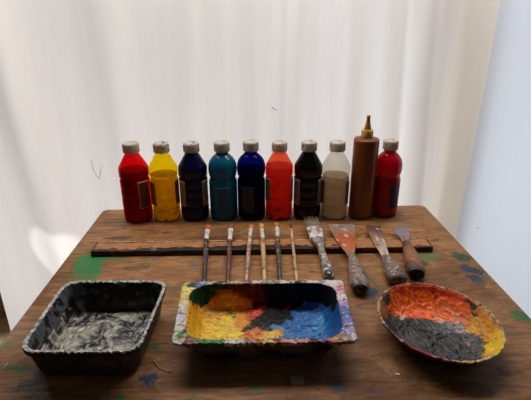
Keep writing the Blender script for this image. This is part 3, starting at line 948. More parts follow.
# ------------------------------------------------------------------ scrapers
def scraper(label, blade, handle, bmat, hmat, neck_mat, tipmat=None, tint=None):
    """blade: list of (centre px, py, z, width px) from the edge to the neck; handle the same from the neck to the end"""
    hb = [at(*q[:3]) for q in handle]
    root = Vector((hb[-1].x, hb[-1].y, TZ))
    th = thing('scraper', label, 'scraper', root, 'paint scrapers lying over the batten')
    cs = [at(*q[:3]) for q in blade]; hw = [wpx(q[3] / 2, c) for q, c in zip(blade, cs)]
    cs, (hw,) = resample(cs, [hw], 26)
    bo = loft('blade', cs, hw, [0.0005] + [0.0008] * 25, bmat, th, 24, True, 0.03)
    cols = []
    for v in bo.data.vertices:
        p = v.co + root
        n = fbm(Vector((p.x * 70, p.y * 70, 3)), 4)
        dd_ = (p - hb[0]).length / (cs[0] - hb[0]).length + 0.14 * n
        k_ = min(max(dd_, 0), 0.999) * (len(tint) - 1); i_ = int(k_); f_ = k_ - i_
        c_ = [a_ + (b_ - a_) * f_ for a_, b_ in zip(lin(tint[i_]), lin(tint[i_ + 1]))]
        n2 = fbm(Vector((p.x * 160, p.y * 160, 8)), 3)
        if n2 > 0.6: c_ = lin((206, 194, 182))
        if n2 < -0.55: c_ = lin((84, 48, 36))
        cols.append(c_)
    set_paint(bo, cols)
    d = (hb[1] - hb[0]).normalized()
    w0 = wpx(handle[0][3] / 2, hb[0])
    loft('bolster', [hb[0] - d * 0.010, hb[0] - d * 0.004, hb[0] + d * 0.002], [w0 * 0.7, w0 * 0.92, w0 * 0.98], [0.0025, 0.005, 0.0066], neck_mat, th, 18)
    hw = [wpx(q[3] / 2, c) for q, c in zip(handle, hb)]
    ht = [q[4] for q in handle]
    cs, (hw, ht) = resample(hb, [hw, ht], 34)
    o = loft('handle', cs, hw, ht, hmat, th, 22, False, 0.05)
    if tipmat:
        n = 29
        tc_ = cs[n:]
        loft('dark_butt', [c for c in tc_], [x * 1.015 for x in hw[n:]], [x * 1.015 for x in ht[n:]], tipmat, th, 22, False, 0.05)
    return th

BLADE = attr_mat('worn_steel', 0.4, 0.5, 160, 0.3, 0.3)
HD1 = speckled('handle_grey_dots', (146, 128, 114), [(204, 200, 194), (150, 60, 46), (60, 66, 84)], 0.55, 150, 0.5, (50, 40, 34))
HD2 = speckled('handle_grey_green_dots', (104, 98, 86), [(214, 208, 196), (90, 130, 120), (150, 90, 40), (180, 60, 50)], 0.5, 130, 0.55, (54, 44, 34))
HD3 = speckled('handle_brown_wood', (134, 84, 54), [(160, 110, 80), (110, 64, 44)], 0.55, 50, 0.3, (92, 52, 34))
NK = speckled('bolster_steel', (120, 112, 104), [(190, 184, 176)], 0.4, 90, 0.5, (60, 50, 44), 0.3)
DK = plain('handle_butt_dark', (40, 30, 26), 0.6, 0.4, 90)
scraper('wide scraper with flared orange rusty blade and grey dotted handle, beside the flat brush',
        [(341.5, 224.6, 0.016, 26), (342.3, 228, 0.016, 25.5), (345.2, 238, 0.0165, 20.5), (348.2, 247, 0.0165, 14), (350.3, 253, 0.0165, 8.5), (351.4, 257, 0.016, 6.5)],
        [(352, 257.5, 0.0155, 7.5, 0.0085), (354.2, 265, 0.014, 12.5, 0.0105), (357, 274, 0.0135, 16.5, 0.0125), (359, 282, 0.0133, 19, 0.0132), (360, 287.5, 0.013, 17.5, 0.0125), (360.6, 290.5, 0.012, 10, 0.008)],
        BLADE, HD1, NK, DK, [(120, 104, 92), (176, 104, 66), (184, 92, 44), (164, 80, 44), (150, 116, 96), (140, 124, 114)])
scraper('narrow long bladed scraper with grey dot crusted handle, middle of the three scrapers',
        [(373, 225.6, 0.016, 14.5), (374.2, 229, 0.016, 15), (377.6, 238, 0.0165, 13), (381.5, 247, 0.0165, 10.5), (384.6, 254, 0.0165, 8), (386, 258, 0.016, 6.5)],
        [(386.6, 258, 0.0155, 8, 0.008), (389.5, 264, 0.014, 13, 0.0105), (393, 270.5, 0.0135, 18, 0.0125), (396, 276, 0.0133, 21, 0.0130), (397.8, 279.8, 0.013, 18, 0.012), (398.6, 281.8, 0.012, 9, 0.007)],
        BLADE, HD2, NK, None, [(196, 180, 160), (190, 172, 154), (168, 142, 124), (138, 108, 92), (108, 76, 64), (88, 60, 54)])
scraper('short scraper with brown wooden handle and small violet grey blade, rightmost of the scrapers',
        [(399.6, 227.2, 0.0165, 17), (400.8, 230, 0.0165, 15.5), (403.2, 235, 0.017, 12), (405, 239, 0.017, 8.5), (406.2, 242.5, 0.017, 7)],
        [(406.8, 243, 0.0185, 8.5, 0.006), (409, 250, 0.0195, 12, 0.0085), (411.5, 257, 0.0165, 15.5, 0.011), (414, 264.5, 0.0145, 18, 0.0130), (415.6, 270, 0.0138, 18.5, 0.0134), (416.6, 274.5, 0.013, 15, 0.0115)],
        BLADE, HD3, speckled('bolster_brown', (100, 76, 64), [(150, 130, 116)], 0.4, 90, 0.5), DK, [(150, 110, 92), (134, 104, 98), (140, 116, 120), (124, 108, 124), (116, 104, 124)])

# ------------------------------------------------------------------ trays
class Tray:
    """dish with a wide rim; x, y are local to the root; outline(theta) gives the rim radius"""
    def __init__(s, root, hx, hy, rz, outline, prof, rim, lip, thick, ridge=None, skew=(0, 0), inner=None):
        s.inner = inner or outline
        s.root = Vector(root); s.hx, s.hy = hx, hy; s.c, s.s_ = math.cos(rz), math.sin(rz)
        s.outline = outline; s.prof = prof; s.rim = rim; s.lip = lip; s.th = thick; s.ridge = ridge; s.skew = skew
    def to_world(s, x, y, z):
        x2 = x * (1 + s.skew[0] * y / s.hy); y2 = y * (1 + s.skew[1] * x / s.hx)
        return s.root + Vector((x2 * s.c - y2 * s.s_, x2 * s.s_ + y2 * s.c, z))
    def to_local(s, p):
        d = p - s.root
        x2, y2 = d.x * s.c + d.y * s.s_, -d.x * s.s_ + d.y * s.c
        x, y = x2, y2
        for _ in range(3):
            x = x2 / (1 + s.skew[0] * y / s.hy); y = y2 / (1 + s.skew[1] * x / s.hx)
        return x, y
    def sval(s, x, y):
        r = math.hypot(x, y)
        return r / s.inner(math.atan2(y, x)) if r > 1e-9 else 0.0
    def zs(s, x, y):
        q = s.sval(x, y)
        P = s.prof
        if q <= P[0][0]: z = P[0][1]
        elif q >= P[-1][0]: z = P[-1][1]
        else:
            for (a, za), (b, zb) in zip(P, P[1:]):
                if a <= q <= b:
                    z = za + (zb - za) * (q - a) / (b - a); break
        if s.ridge:
            z = max(z, z + s.ridge(x, y, q))
        return z
    def hit(s, px, py):
        """where the line of sight meets the inside of the dish"""
        d = ray(px, py); o = Vector((0, 0, CAMZ))
        t = (TZ + s.rim + 0.003 - CAMZ) / d.z
        for _ in range(400):
            p = o + d * t
            x, y = s.to_local(p)
            if p.z - s.root.z <= s.zs(x, y): break
            t += 0.0005
        return p

def rrect(hx, hy, rc):
    def f(t):
        c, sn = abs(math.cos(t)), abs(math.sin(t))
        lo, hi = 0.0, math.hypot(hx, hy)
        for _ in range(26):
            m = (lo + hi) / 2
            qx, qy = max(m * c - (hx - rc), 0), max(m * sn - (hy - rc), 0)
            inside = m * c <= hx and m * sn <= hy and math.hypot(qx, qy) <= rc
            if inside: lo = m
            else: hi = m
        return lo
    return f

def tray_body(T, th, mat, colf, sl, N=220, crust=0.0015, wob=0.0, name='dish'):
    vs, fs, cols = [], [], []
    ths = [2 * PI * (i + 0.5) / N for i in range(N)]
    rho = [T.outline(t) for t in ths]
    rings = []
    def ring(sv, zf, inside, lipdrop=0.0):
        ids = []
        for t, r in zip(ths, rho):
            x, y = r * sv * math.cos(t), r * sv * math.sin(t)
            z = zf(x, y)
            nz = fbm(Vector((x * 210, y * 210, 3 + sv)), 3)
            if sv > 0.86 and z > T.rim * 0.6:
                z += crust * nz
                k = 1 + crust * 0.9 * fbm(Vector((x * 260, y * 260, 9)), 3) / r
                x *= k; y *= k
            z += wob * noise.noise(Vector((x * 9, y * 9, 1))) * (z / T.rim)
            p = T.to_world(x, y, max(z, 0.0004))
            ids.append(len(vs)); vs.append(p); cols.append(colf(p, x, y, sv, inside))
        rings.append(ids)
    ctr = T.to_world(0, 0, T.zs(0, 0)); vs.append(ctr); cols.append(colf(ctr, 0, 0, 0, True))
    for sv in sl: ring(sv, lambda x, y: T.zs(x, y), True)
    ring(1.004, lambda x, y: T.zs(x, y) - T.lip * 0.4, False)
    ring(0.996, lambda x, y: T.zs(x, y) - T.lip, False)
    ub = [q for q in reversed(sl) if q < T.prof[-2][0] + 0.01 + 0.03]
    ring(T.under0, lambda x, y: T.rim - T.lip, False)
    for sv in ub:
        k = min(1.0, sv + T.grow * min(1, sv * 1.5))
        if k > T.under0: continue
        ids = []
        for t, r in zip(ths, rho):
            x, y = r * sv * math.cos(t), r * sv * math.sin(t)
            z = max(T.zs(x, y) - T.th, 0.0004)
            x2, y2 = r * k * math.cos(t), r * k * math.sin(t)
            z = min(z, T.rim - T.lip - 0.0002)
            p = T.to_world(x2, y2, z)
            ids.append(len(vs)); vs.append(p); cols.append(colf(p, x2, y2, sv, False))
        rings.append(ids)
    vs.append(T.to_world(0, 0, max(T.zs(0, 0) - T.th, 0.0004))); cols.append(colf(vs[-1], 0, 0, 0, False))
    for j in range(N):
        fs.append((0, rings[0][j], rings[0][(j + 1) % N]))
        fs.append((len(vs) - 1, rings[-1][(j + 1) % N], rings[-1][j]))
    for A, B in zip(rings, rings[1:]):
        for j in range(N):
            j2 = (j + 1) % N
            fs.append((A[j], B[j], B[j2], A[j2]))
    o = mesh(name, vs, fs, mat, th)
    set_paint(o, cols)
    auto_smooth(o, 65)
    return o

def paint_layers(T, th, painter, names, mats, smax, step=0.0014, lift=0.0012, relief=0.003, rscale=75, rag=0.02, stretch=(1, 1)):
    nx, ny = int(2 * T.hx / step), int(2 * T.hy / step)
    V, C = {}, {}
    for i in range(nx + 1):
        for j in range(ny + 1):
            x = -T.hx + 2 * T.hx * i / nx; y = -T.hy + 2 * T.hy * j / ny
            s = T.sval(x, y) + rag * fbm(Vector((x * 60, y * 60, 2)), 2)
            if s > smax: continue
            z = T.zs(x, y)
            q = Vector((x * rscale * stretch[0], y * rscale * stretch[1], 0))
            q = q + Vector((noise.noise(q * 0.5), noise.noise(q * 0.5 + Vector((7, 7, 7))), 0)) * 1.1
            r = (1 - abs(noise.noise(q)) * 2.2) * 0.6 + 0.5 * noise.noise(q * 2.3)
            fade = min(1, max(0, (smax - s) / 0.10))
            p = T.to_world(x, y, z + lift + relief * max(-0.25, r) * fade)
            V[i, j] = p; C[i, j] = painter.col(p)
    groups = {}
    for (i, j), p in V.items():
        if (i + 1, j) in V and (i, j + 1) in V and (i + 1, j + 1) in V:
            c = (p + V[i + 1, j + 1]) / 2
            groups.setdefault(painter.grp(c), []).append((i, j))
    for g, cells in groups.items():
        left, islands = set(cells), []
        while left:                                  # separate patches of one colour
            st = [left.pop()]; isl = list(st)
            while st:
                a, b = st.pop()
                for q in ((a + 1, b), (a - 1, b), (a, b + 1), (a, b - 1)):
                    if q in left: left.discard(q); st.append(q); isl.append(q)
            islands.append(isl)
        for isl in islands:
            if len(isl) < 25: continue
            idx, vs, cols, fs = {}, [], [], []
            def vid(k):
                if k not in idx: idx[k] = len(vs); vs.append(V[k]); cols.append(C[k])
                return idx[k]
            for (a, b) in isl: fs.append((vid((a, b)), vid((a + 1, b)), vid((a + 1, b + 1)), vid((a, b + 1))))
            o = mesh(names[g], vs, fs, mats[g], th)
            if sum(p.normal.z for p in o.data.polygons) < 0: o.data.flip_normals()
            set_paint(o, cols)
            md = o.modifiers.new('thickness', 'SOLIDIFY'); md.thickness = 0.0014; md.offset = -1

def fit(corners, z):
    """centre, half sizes, turn and taper of a dish from its four rim corners (back left, back right, front right, front left)"""
    P = [at(*c, z) for c in corners]
    c = sum(P, Vector((0, 0, 0))) / 4
    e = ((P[1] - P[0]) + (P[2] - P[3])).normalized()
    f = Vector((-e.y, e.x, 0))
    hx = ((P[1] - P[0]).dot(e) + (P[2] - P[3]).dot(e)) / 4
    hy = ((P[0] - P[3]).dot(f) + (P[1] - P[2]).dot(f)) / 4
    return Vector((c.x, c.y, TZ)), hx, hy, math.atan2(e.y, e.x), ((P[1] - P[0]).length - (P[2] - P[3]).length) / (4 * hx)

def A(T, lst):
    out = []
    for (px, py, r, rgb, g) in lst:
        p = T.hit(px, py); out.append((p.x, p.y, p.z, r, lin(rgb), g))
    return out

PAINT_M = attr_mat('thick_dried_paint', 0.45, 0.32, 220, 0.3, 0.2, 0.04)
FLAT_M = attr_mat('dull_dark_paint', 0.6, 0.1, 220, 0.3, 0.25)
BODY_M = attr_mat('crusted_plastic', 0.55, 0.35, 260, 0.4, 0.3)

# --- left: grey paint in a black tray
def left_tray():
    rim = 0.052
    root, hx, hy, rz, tp = fit([(62, 279.5), (163.8, 281.5), (144.5, 350), (20, 354)], rim)
    T = Tray(root, hx, hy, rz, rrect(hx, hy, 0.022), [(0.80, 0.004), (0.84, 0.010), (0.935, rim - 0.002), (0.955, rim), (1.0, rim)], rim, 0.008, 0.003, None, (tp, 0))
    T.under0 = 0.965; T.grow = 0.035
    th = thing('paint_tray', 'square black plastic tray of wet grey paint with a pale crusted rim', 'paint tray', root)
    DK_, GR, LG, WH = lin((22, 20, 19)), lin((92, 92, 90)), lin((150, 148, 142)), lin((204, 202, 196))
    def colf(p, x, y, s, inside):
        n = fbm(Vector((x * 70, y * 70, p.z * 70)), 4)
        n2 = fbm(Vector((x * 160, y * 160, 4)), 3)
        if inside and s > 0.945:
            return WH if n2 > 0.1 else (lin((176, 174, 168)) if n2 > -0.25 else (LG if n2 > -0.6 else lin((84, 82, 78))))
        if not inside and s > 0.97:
            return LG if n2 > 0.6 else lin((30, 27, 25))
        if inside:
            k = 0.45 if x < -hx * 0.6 else -0.05
            if n + k > 0.25: return lin((84, 88, 92))
            return DK_
        return lin((84, 74, 64)) if n > 0.25 else lin((58, 51, 45))
    tray_body(T, th, BODY_M, colf, [0.2, 0.4, 0.6, 0.7, 0.78, 0.80, 0.82, 0.84] + [0.84 + 0.095 * i / 26 for i in range(1, 27)] + [0.941, 0.948, 0.955, 0.964, 0.973, 0.982, 0.991, 1.0], N=460, crust=0.0017, name='tray')
    # swirled paint: light and dark streaks
    class Swirl:
        def col(s, p):
            x, y = T.to_local(p)
            q = Vector((x * 27, y * 44, 0))
            q = q + Vector((noise.noise(q * 0.7), noise.noise(q * 0.7 + Vector((3, 3, 3))), 0)) * 1.3
            n = noise.noise(q) + 0.55 * noise.noise(q * 2.4) + 0.22 * noise.noise(q * 5)
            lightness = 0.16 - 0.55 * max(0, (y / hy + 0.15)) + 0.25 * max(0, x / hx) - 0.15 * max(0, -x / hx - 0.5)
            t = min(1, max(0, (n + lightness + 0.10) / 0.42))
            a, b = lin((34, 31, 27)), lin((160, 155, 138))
            return tuple(u + (v - u) * t for u, v in zip(a, b))
        def grp(s, p): return 0
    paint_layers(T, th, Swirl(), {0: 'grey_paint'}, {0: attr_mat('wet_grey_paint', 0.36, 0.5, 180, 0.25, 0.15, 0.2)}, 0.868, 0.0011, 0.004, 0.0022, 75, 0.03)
    # small red fleck stuck on the left wall
    p = T.hit(50, 311)
    vs, fs = [], []
    bmx = bmesh.new(); bmesh.ops.create_icosphere(bmx, subdivisions=2, radius=0.0028)
    for v in bmx.verts:
        v.co *= 1 + 0.3 * noise.noise(v.co * 900)
        vs.append(p + Vector((v.co.x * 0.8, v.co.y * 1.3, v.co.z)))
    for f in bmx.faces: fs.append(tuple(v.index for v in f.verts))
    bmx.free()
    mesh('red_fleck', vs, fs, plain('red_fleck_paint', (130, 24, 30), 0.5), th)
left_tray()

# --- middle: two wells, yellow and blue
def middle_tray():
    rim = 0.046
    root, hx, hy, rz, tp = fit([(182.5, 281.5), (341.5, 279.5), (358.5, 341), (172, 344.5)], rim)
    def ridge(x, y, q):
        if q > 0.9: return 0
        g = math.exp(-((x - 0.004) / 0.022) ** 2)
        return 0.005 * g * min(1, max(0, (0.88 - q) / 0.08))
    T = Tray(root, hx, hy, rz, rrect(hx, hy, 0.008), [(0.68, 0.004), (0.74, 0.0075), (0.80, 0.018), (0.85, 0.036), (0.875, rim - 0.002), (0.90, rim), (1.0, rim)], rim, 0.0055, 0.003, ridge, (tp, 0), rrect(hx, hy, 0.036))
    T.under0 = 0.90; T.grow = 0.02
    th = thing('paint_tray', 'rectangular two well palette tray with yellow paint at left and blue paint at right', 'paint tray', root)
    W, K = (206, 200, 194), (30, 26, 26)
    rimA = [(186, 284, 1, (190, 170, 90), 0), (192, 283, 1, K, 0), (200, 282.5, 1, (96, 110, 150), 0), (210, 282.5, 1, (200, 190, 186), 0), (222, 282.5, 1, K, 0), (232, 282.3, 1, (180, 160, 120), 0),
            (245, 282.3, 1, (120, 70, 56), 0), (258, 282, 1, W, 0), (270, 282, 1, (150, 140, 132), 0), (285, 281.6, 1, W, 0), (300, 281.5, 1, K, 0), (312, 281.2, 1, W, 0), (322, 281, 1, (120, 130, 170), 0),
            (332, 283, 1, W, 0), (340, 288, 1, (200, 120, 130), 0), (340, 295, 1, (210, 196, 196), 0), (344, 303, 1, (170, 150, 190), 0), (346, 312, 1, (96, 104, 170), 0), (350, 322, 1, (110, 110, 180), 0), (353, 331, 1, (150, 140, 190), 0), (355, 337, 1, W, 0),
            (345, 337, 1, (150, 120, 100), 0), (335, 338, 1, (214, 150, 80), 0), (325, 339.5, 1, (90, 80, 150), 0), (312, 340.5, 1, K, 0), (302, 340.5, 1, (190, 140, 140), 0), (290, 340.8, 1, (206, 150, 140), 0), (278, 341, 1, (170, 60, 50), 0), (266, 341.2, 1, (216, 190, 110), 0),
            (254, 341.2, 1, (190, 110, 90), 0), (244, 341.5, 1, (150, 144, 140), 0), (234, 341.5, 1, W, 0), (222, 341.6, 1, (90, 140, 70), 0), (210, 341.8, 1, (46, 120, 54), 0), (198, 342, 1, (60, 130, 60), 0), (188, 342.2, 1, (150, 60, 60), 0), (178, 341, 1, W, 0),
            (180, 333, 1, (60, 130, 60), 0), (184, 337, 1, (130, 130, 70), 0), (181, 325, 1, W, 0), (183, 316, 1, (196, 186, 196), 0), (185, 306, 1, (206, 196, 180), 0), (186, 298, 1, (210, 170, 70), 0), (187, 290, 1, (220, 200, 120), 0), (190, 331, 1, (60, 24, 36), 0)]
    Pr = Painter([(at(a_[0], a_[1], rim).x, at(a_[0], a_[1], rim).y, 0, a_[2], lin(a_[3]), 0) for a_ in rimA], 0.015, 90, 0.12, 5)
    Dk = lin((26, 22, 22))
    def colf(p, x, y, s, inside):
        if inside and T.sval(x, y) > 0.88:
            n = fbm(Vector((x * 150, y * 150, 6)), 4)
            if n > 0.62: return lin((214, 210, 204))
            if n < -0.55: return Dk
            return Pr.col(Vector((p.x, p.y, 0)))
        if not inside and s > 0.97:
            n = fbm(Vector((x * 110, y * 110, 6)), 4)
            return Pr.col(Vector((p.x, p.y, 0))) if n > -0.15 else lin((96, 50, 50))
        if inside: return Dk
        n = fbm(Vector((x * 28, y * 28, p.z * 40)), 3)
        t = min(1, max(0, (n + 0.25) / 0.5))
        return tuple(a_ + (b_ - a_) * t for a_, b_ in zip(lin((104, 94, 82)), lin((38, 32, 28))))
    tray_body(T, th, BODY_M, colf, [0.1, 0.2, 0.3, 0.4, 0.5, 0.58, 0.62, 0.64, 0.66, 0.68, 0.7, 0.72, 0.74, 0.755, 0.77, 0.785, 0.80, 0.8125, 0.825, 0.8375, 0.85, 0.862, 0.875, 0.888, 0.90, 0.92, 0.94, 0.96, 0.98, 1.0], N=440, crust=0.0022, wob=0.002, name='tray')
    Y, O, LY = (222, 158, 26), (206, 112, 20), (228, 190, 50)
    an = A(T, [
        (216, 302, 1.1, O, 0), (196, 308, 0.8, O, 0), (225, 297, 1.2, (190, 110, 26), 0), (238, 300, 1.2, (214, 120, 20), 0), (247, 305, 1.0, (206, 104, 18), 0),
        (198, 312, 1.3, Y, 0), (212, 310, 1.3, Y, 0), (228, 309, 1.3, (224, 150, 24), 0), (242, 314, 1.2, (222, 136, 22), 0), (196, 324, 1.2, (214, 160, 30), 0), (210, 322, 1.3, (226, 170, 34), 0),
        (226, 323, 1.3, LY, 0), (214, 332, 1.3, LY, 0), (230, 332, 1.2, LY, 0), (198, 333, 1.0, (220, 176, 44), 0), (240, 326, 1.0, (214, 140, 40), 0),
        (232, 314, 0.45, (74, 110, 40), 0), (235, 318, 0.4, (60, 100, 44), 0),
        (253, 314, 0.9, (200, 60, 22), 1), (258, 311, 0.8, (206, 40, 24), 1), (285, 308.5, 0.55, (196, 56, 36), 1), (248, 336, 0.6, (206, 110, 50), 1), (256, 334, 0.7, (214, 120, 60), 1),
        (196, 292, 1.2, (22, 54, 28), 2), (196, 299, 1.1, (20, 50, 26), 2), (205, 298, 1.1, (20, 48, 24), 2), (200, 304, 0.8, (22, 52, 28), 2), (212, 293, 1.0, (30, 48, 26), 2), (204, 290, 1.2, (20, 46, 24), 2), (193, 302, 0.6, (24, 60, 34), 2), (213, 288, 1.0, (26, 52, 30), 2),
        (226, 287, 1.0, (70, 26, 18), 3), (240, 289, 1.2, (84, 24, 18), 3), (252, 292, 1.2, (96, 22, 18), 3), (262, 296, 1.0, (80, 18, 18), 3), (255, 300, 0.8, (110, 34, 20), 3),
        (272, 292, 1.3, (16, 14, 20), 4), (285, 296, 1.3, (14, 13, 18), 4), (300, 291, 1.3, (14, 13, 20), 4), (316, 292, 1.3, (14, 14, 20), 4), (328, 298, 1.0, (16, 16, 26), 4), (275, 305, 1.0, (24, 22, 24), 4), (270, 314, 1.0, (26, 24, 24), 4), (333, 310, 0.6, (22, 24, 40), 4),
        (262, 322, 0.9, (46, 44, 42), 4), (276, 320, 0.9, (34, 34, 36), 4), (288, 316, 0.8, (24, 26, 30), 4), (250, 329, 0.6, (80, 74, 68), 4), (266, 329, 0.6, (64, 64, 64), 4),
        (268, 335, 0.7, (226, 176, 60), 0), (280, 334, 0.6, (220, 160, 50), 0), (276, 328.5, 0.5, (70, 120, 170), 5),
        (296, 301, 1.2, (14, 13, 18), 4), (308, 297, 1.2, (14, 13, 18), 4), (320, 298, 1.2, (14, 13, 18), 4), (330, 304, 1.0, (15, 14, 22), 4), (286, 303, 1.1, (16, 14, 18), 4), (334, 296, 1.0, (15, 15, 22), 4), (258, 303, 0.8, (60, 20, 18), 3), (243, 295, 0.9, (110, 40, 18), 3), (341, 312, 0.8, (28, 80, 140), 5), (338, 330, 0.8, (40, 90, 160), 5),
        (310, 306, 1.0, (20, 76, 138), 5), (318, 306, 1.0, (24, 86, 150), 5), (300, 314, 1.2, (26, 96, 164), 5), (314, 316, 1.3, (28, 100, 170), 5), (328, 316, 1.2, (26, 92, 164), 5), (334, 324, 1.0, (30, 90, 160), 5),
        (320, 326, 1.3, (34, 122, 186), 5), (304, 326, 1.3, (26, 104, 172), 5), (292, 328, 1.1, (26, 92, 158), 5), (288, 335, 0.9, (34, 110, 176), 5), (310, 334, 1.2, (36, 116, 180), 5), (328, 333, 1.1, (34, 108, 172), 5), (322, 320, 0.6, (110, 186, 214), 5), (314, 329, 0.5, (120, 190, 216), 5),
    ])
    names = {0: 'yellow_paint', 1: 'orange_paint', 2: 'green_paint', 3: 'dark_red_paint', 4: 'black_paint', 5: 'blue_paint'}
    paint_layers(T, th, Painter(an, 0.006, 120, 0.2, 4, 0.42), names, {g: (FLAT_M if g in (2, 3, 4) else PAINT_M) for g in names}, 0.89, 0.0010, 0.0012, 0.0024, 95, 0.012, (0.8, 1.25))
middle_tray()

# --- right: oval dish
def oval_dish():
    rim = 0.036
    # rim ellipse from photo points
    pts = [at(*q, rim) for q in [(377, 303), (383, 291), (396, 284), (412, 281.5), (432, 283), (455, 288.5), (476, 298), (492, 310), (502, 325), (506, 338), (500, 349), (488, 356), (470, 359), (450, 357.5), (428, 351), (407, 341), (391, 328), (380, 315)]]
    c = sum(pts, Vector((0, 0, 0))) / len(pts)
    sxx = sum((p.x - c.x) ** 2 for p in pts) / len(pts); syy = sum((p.y - c.y) ** 2 for p in pts) / len(pts); sxy = sum((p.x - c.x) * (p.y - c.y) for p in pts) / len(pts)
    rz = 0.5 * math.atan2(2 * sxy, sxx - syy)
    e = Vector((math.cos(rz), math.sin(rz), 0)); f = Vector((-e.y, e.x, 0))
    hx = (max((p - c).dot(e) for p in pts) - min((p - c).dot(e) for p in pts)) / 2
    hy = (max((p - c).dot(f) for p in pts) - min((p - c).dot(f) for p in pts)) / 2
    print('OVAL', hx, hy, math.degrees(rz), c)
    c.x -= 0.0026; hx *= 1.008
    root = Vector((c.x, c.y, TZ))
    out = lambda t: hx * hy / math.sqrt((hy * math.cos(t)) ** 2 + (hx * math.sin(t)) ** 2)
    T = Tray(root, hx, hy, rz, out, [(0.50, 0.004), (0.62, 0.0055), (0.74, 0.011), (0.85, 0.021), (0.94, rim - 0.004), (0.972, rim), (1.0, rim)], rim, 0.003, 0.0028)
    T.under0 = 0.98; T.grow = 0.015
    th = thing('paint_dish', 'oval dish of thick orange, black and yellow paint at the right of the table', 'paint dish', root)
    rimA = [(377, 303, (196, 150, 100)), (383, 291, (150, 80, 40)), (396, 284, (170, 70, 30)), (412, 281.5, (190, 60, 24)), (432, 283, (196, 90, 50)), (455, 288.5, (200, 110, 60)), (476, 298, (206, 120, 50)), (492, 310, (190, 150, 80)), (502, 325, (140, 120, 90)),
            (506, 338, (226, 176, 40)), (500, 349, (230, 190, 50)), (488, 356, (190, 160, 90)), (470, 359, (216, 186, 110)), (450, 357.5, (170, 140, 120)), (428, 351, (170, 50, 50)), (407, 341, (150, 60, 60)), (391, 328, (70, 50, 46)), (380, 315, (190, 150, 110))]
    Pr = Painter([(at(x, y, rim).x, at(x, y, rim).y, 0, 1, lin(c_), 0) for x, y, c_ in rimA], 0.014, 90, 0.2, 5)
    def colf(p, x, y, s, inside):
        n = fbm(Vector((x * 150, y * 150, 6)), 4)
        if s > 0.93 and (inside or s > 0.97):
            if n > 0.40: return lin((210, 190, 160))
            if n < -0.42: return lin((50, 36, 30))
            return Pr.col(Vector((p.x, p.y, 0)))
        return lin((44, 30, 24)) if n > -0.1 else lin((74, 46, 34))
    tray_body(T, th, BODY_M, colf, [0.15, 0.3, 0.42, 0.5, 0.56, 0.62, 0.68, 0.74, 0.80, 0.85, 0.90, 0.94, 0.957, 0.972, 0.986, 1.0], N=260, crust=0.0014, name='dish')
    OR, RD, BK, GY, YL = (250, 104, 26), (206, 54, 16), (28, 26, 28), (66, 66, 70), (214, 150, 26)
    an = A(T, [
        (400, 289, 1.0, RD, 0), (415, 286, 1.1, (200, 50, 16), 0), (432, 288, 1.1, (200, 54, 18), 0), (448, 292, 1.1, (206, 60, 20), 0), (462, 298, 0.9, (200, 74, 28), 0),
        (396, 298, 1.1, OR, 0), (410, 297, 1.3, (250, 106, 30), 0), (426, 298, 1.3, OR, 0), (442, 302, 1.2, (246, 112, 46), 0), (456, 304, 1.1, (244, 104, 40), 0), (466, 310, 0.9, (238, 96, 30), 0),
        (400, 308, 1.1, (240, 98, 30), 0), (415, 309, 1.2, (244, 100, 34), 0), (430, 313, 1.1, (244, 104, 38), 0), (445, 316, 1.0, (236, 110, 50), 0), (460, 318, 1.0, (216, 110, 60), 0), (467, 324, 0.7, (220, 116, 60), 0),
        (449, 309, 0.6, (228, 140, 90), 0), (453, 312, 0.5, (236, 160, 110), 0), (400, 317, 0.5, (230, 170, 130), 0), (456, 322, 0.5, (224, 170, 140), 0), (440, 322, 0.45, (226, 180, 150), 0),
        (386, 301, 0.6, (60, 40, 30), 1), (384, 296, 0.5, (66, 44, 34), 1), (388, 293, 0.6, (110, 54, 28), 0), (384, 309, 0.8, (150, 90, 40), 2), (391, 309, 0.9, (226, 92, 30), 0), (389, 316, 0.6, (70, 50, 40), 1),
        (473, 305, 0.7, (44, 34, 30), 1), (475, 314, 0.5, (54, 46, 42), 1), (468, 302, 0.5, (60, 36, 28), 1),
        (400, 326, 1.1, BK, 1), (412, 326, 1.0, (32, 30, 32), 1), (424, 327, 1.1, BK, 1), (436, 330, 1.1, GY, 1), (448, 331, 1.1, (92, 90, 94), 1), (460, 330, 0.9, (150, 148, 152), 1), (452, 326, 0.6, (130, 128, 132), 1),
        (398, 330, 1.1, (34, 32, 36), 1), (412, 333, 1.2, (40, 38, 42), 1), (425, 336, 1.2, (28, 26, 30), 1), (440, 339, 1.2, (46, 42, 46), 1), (455, 340, 1.2, (42, 38, 42), 1), (468, 338, 1.1, (80, 76, 80), 1), (480, 342, 1.0, (60, 58, 60), 1),
        (430, 345, 1.1, (34, 30, 32), 1), (447, 349, 1.1, (32, 30, 32), 1), (463, 350, 1.1, (44, 40, 44), 1), (478, 351, 0.9, (70, 66, 68), 1), (412, 341, 0.9, (50, 46, 48), 1), (392, 320, 0.8, (60, 58, 58), 1), (466, 344, 0.35, (190, 120, 110), 1), (458, 334, 0.35, (190, 130, 120), 1),
        (476, 327, 1.1, YL, 2), (484, 318, 1.1, (206, 132, 22), 2), (480, 309, 0.9, (196, 118, 24), 2), (490, 328, 1.1, (210, 140, 24), 2), (496, 338, 1.0, (230, 180, 40), 2), (488, 338, 1.0, (214, 150, 30), 2), (492, 347, 0.9, (232, 190, 50), 2), (497, 322, 0.8, (150, 110, 50), 2), (474, 320, 0.7, (214, 150, 40), 2), (471, 332, 0.6, (216, 150, 40), 2),
    ])
    names = {0: 'orange_paint', 1: 'black_paint', 2: 'yellow_paint'}
    paint_layers(T, th, Painter(an, 0.006, 130, 0.22, 4, 0.42), names, {g: PAINT_M for g in names}, 0.955, 0.0010, 0.0012, 0.0028, 95, 0.012, (0.7, 1.4))
oval_dish()

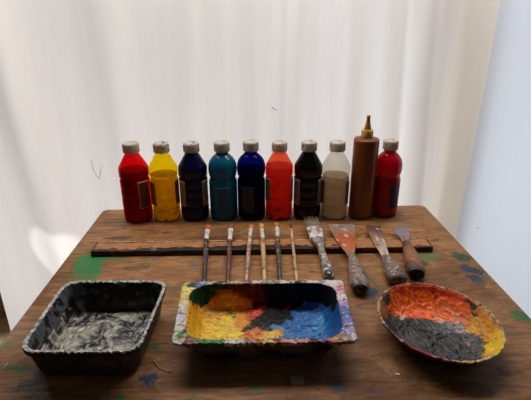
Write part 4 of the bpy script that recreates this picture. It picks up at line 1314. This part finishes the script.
# ------------------------------------------------------------------ small scraps on the table
def flake(px, py, w_, h_, rgb, label, rz=0.0, th_=0.0012):
    p = at(px, py)
    sx = wpx(w_ / 2, p); sy = (at(px, py - h_ / 2) - at(px, py + h_ / 2)).length / 2
    n = 14; vs, fs = [], []
    for z in (0.0002, th_):
        for i in range(n):
            a = 2 * PI * i / n
            m = max(abs(math.cos(a)), abs(math.sin(a)))
            r = (1 / m) * (1 + 0.14 * noise.noise(Vector((i * 2.1, px, 0)))) * (1 if z < 0.001 else 0.95)
            x, y = r * math.cos(a) * sx, r * math.sin(a) * sy
            vs.append(p + Vector((x * math.cos(rz) - y * math.sin(rz), x * math.sin(rz) + y * math.cos(rz), z)))
    for i in range(n): fs.append((i, (i + 1) % n, n + (i + 1) % n, n + i))
    fs.append(tuple(range(n))); fs.append(tuple(n + i for i in range(n)))
    o = mesh('paint_flake', vs, fs, plain('flake', rgb, 0.6, 0.15, 90), None, False, p)
    return tag(o, label, 'paint flake')
flake(297, 380.5, 14, 9, (166, 138, 104), 'beige flake of dried paint on the table in front of the two well tray', 0.05)
flake(397.5, 374.5, 4, 2, (206, 200, 190), 'tiny white paint flake on the table just below the oval dish')

def fibre(pts, r, label, rgb=(196, 168, 110)):
    cs = [at(px, py, r + 0.0003 + (0.0015 if 0 < i < len(pts) - 1 else 0)) for i, (px, py) in enumerate(pts)]
    og = Vector((cs[0].x, cs[0].y, TZ))
    cs, (rr,) = resample(cs, [[r] * len(cs)], 16)
    vs, fs = loft_data(cs, rr, rr, 6)
    o = mesh('straw_fibre', vs, fs, plain('straw', rgb, 0.7, 0.2), None, True, og)
    return tag(o, label, 'fibre')
fibre([(153.5, 360), (157, 364.5), (161.5, 368), (171, 372)], 0.0006, 'curved straw coloured fibre lying between the black tray and the two well tray')
fibre([(19, 362), (22, 359.5), (25.5, 356.5)], 0.0006, 'short pale fibre on the table left of the black tray')
fibre([(2, 370), (5, 366.5), (8, 363)], 0.0006, 'short pale fibre at the left edge of the table near a green streak')
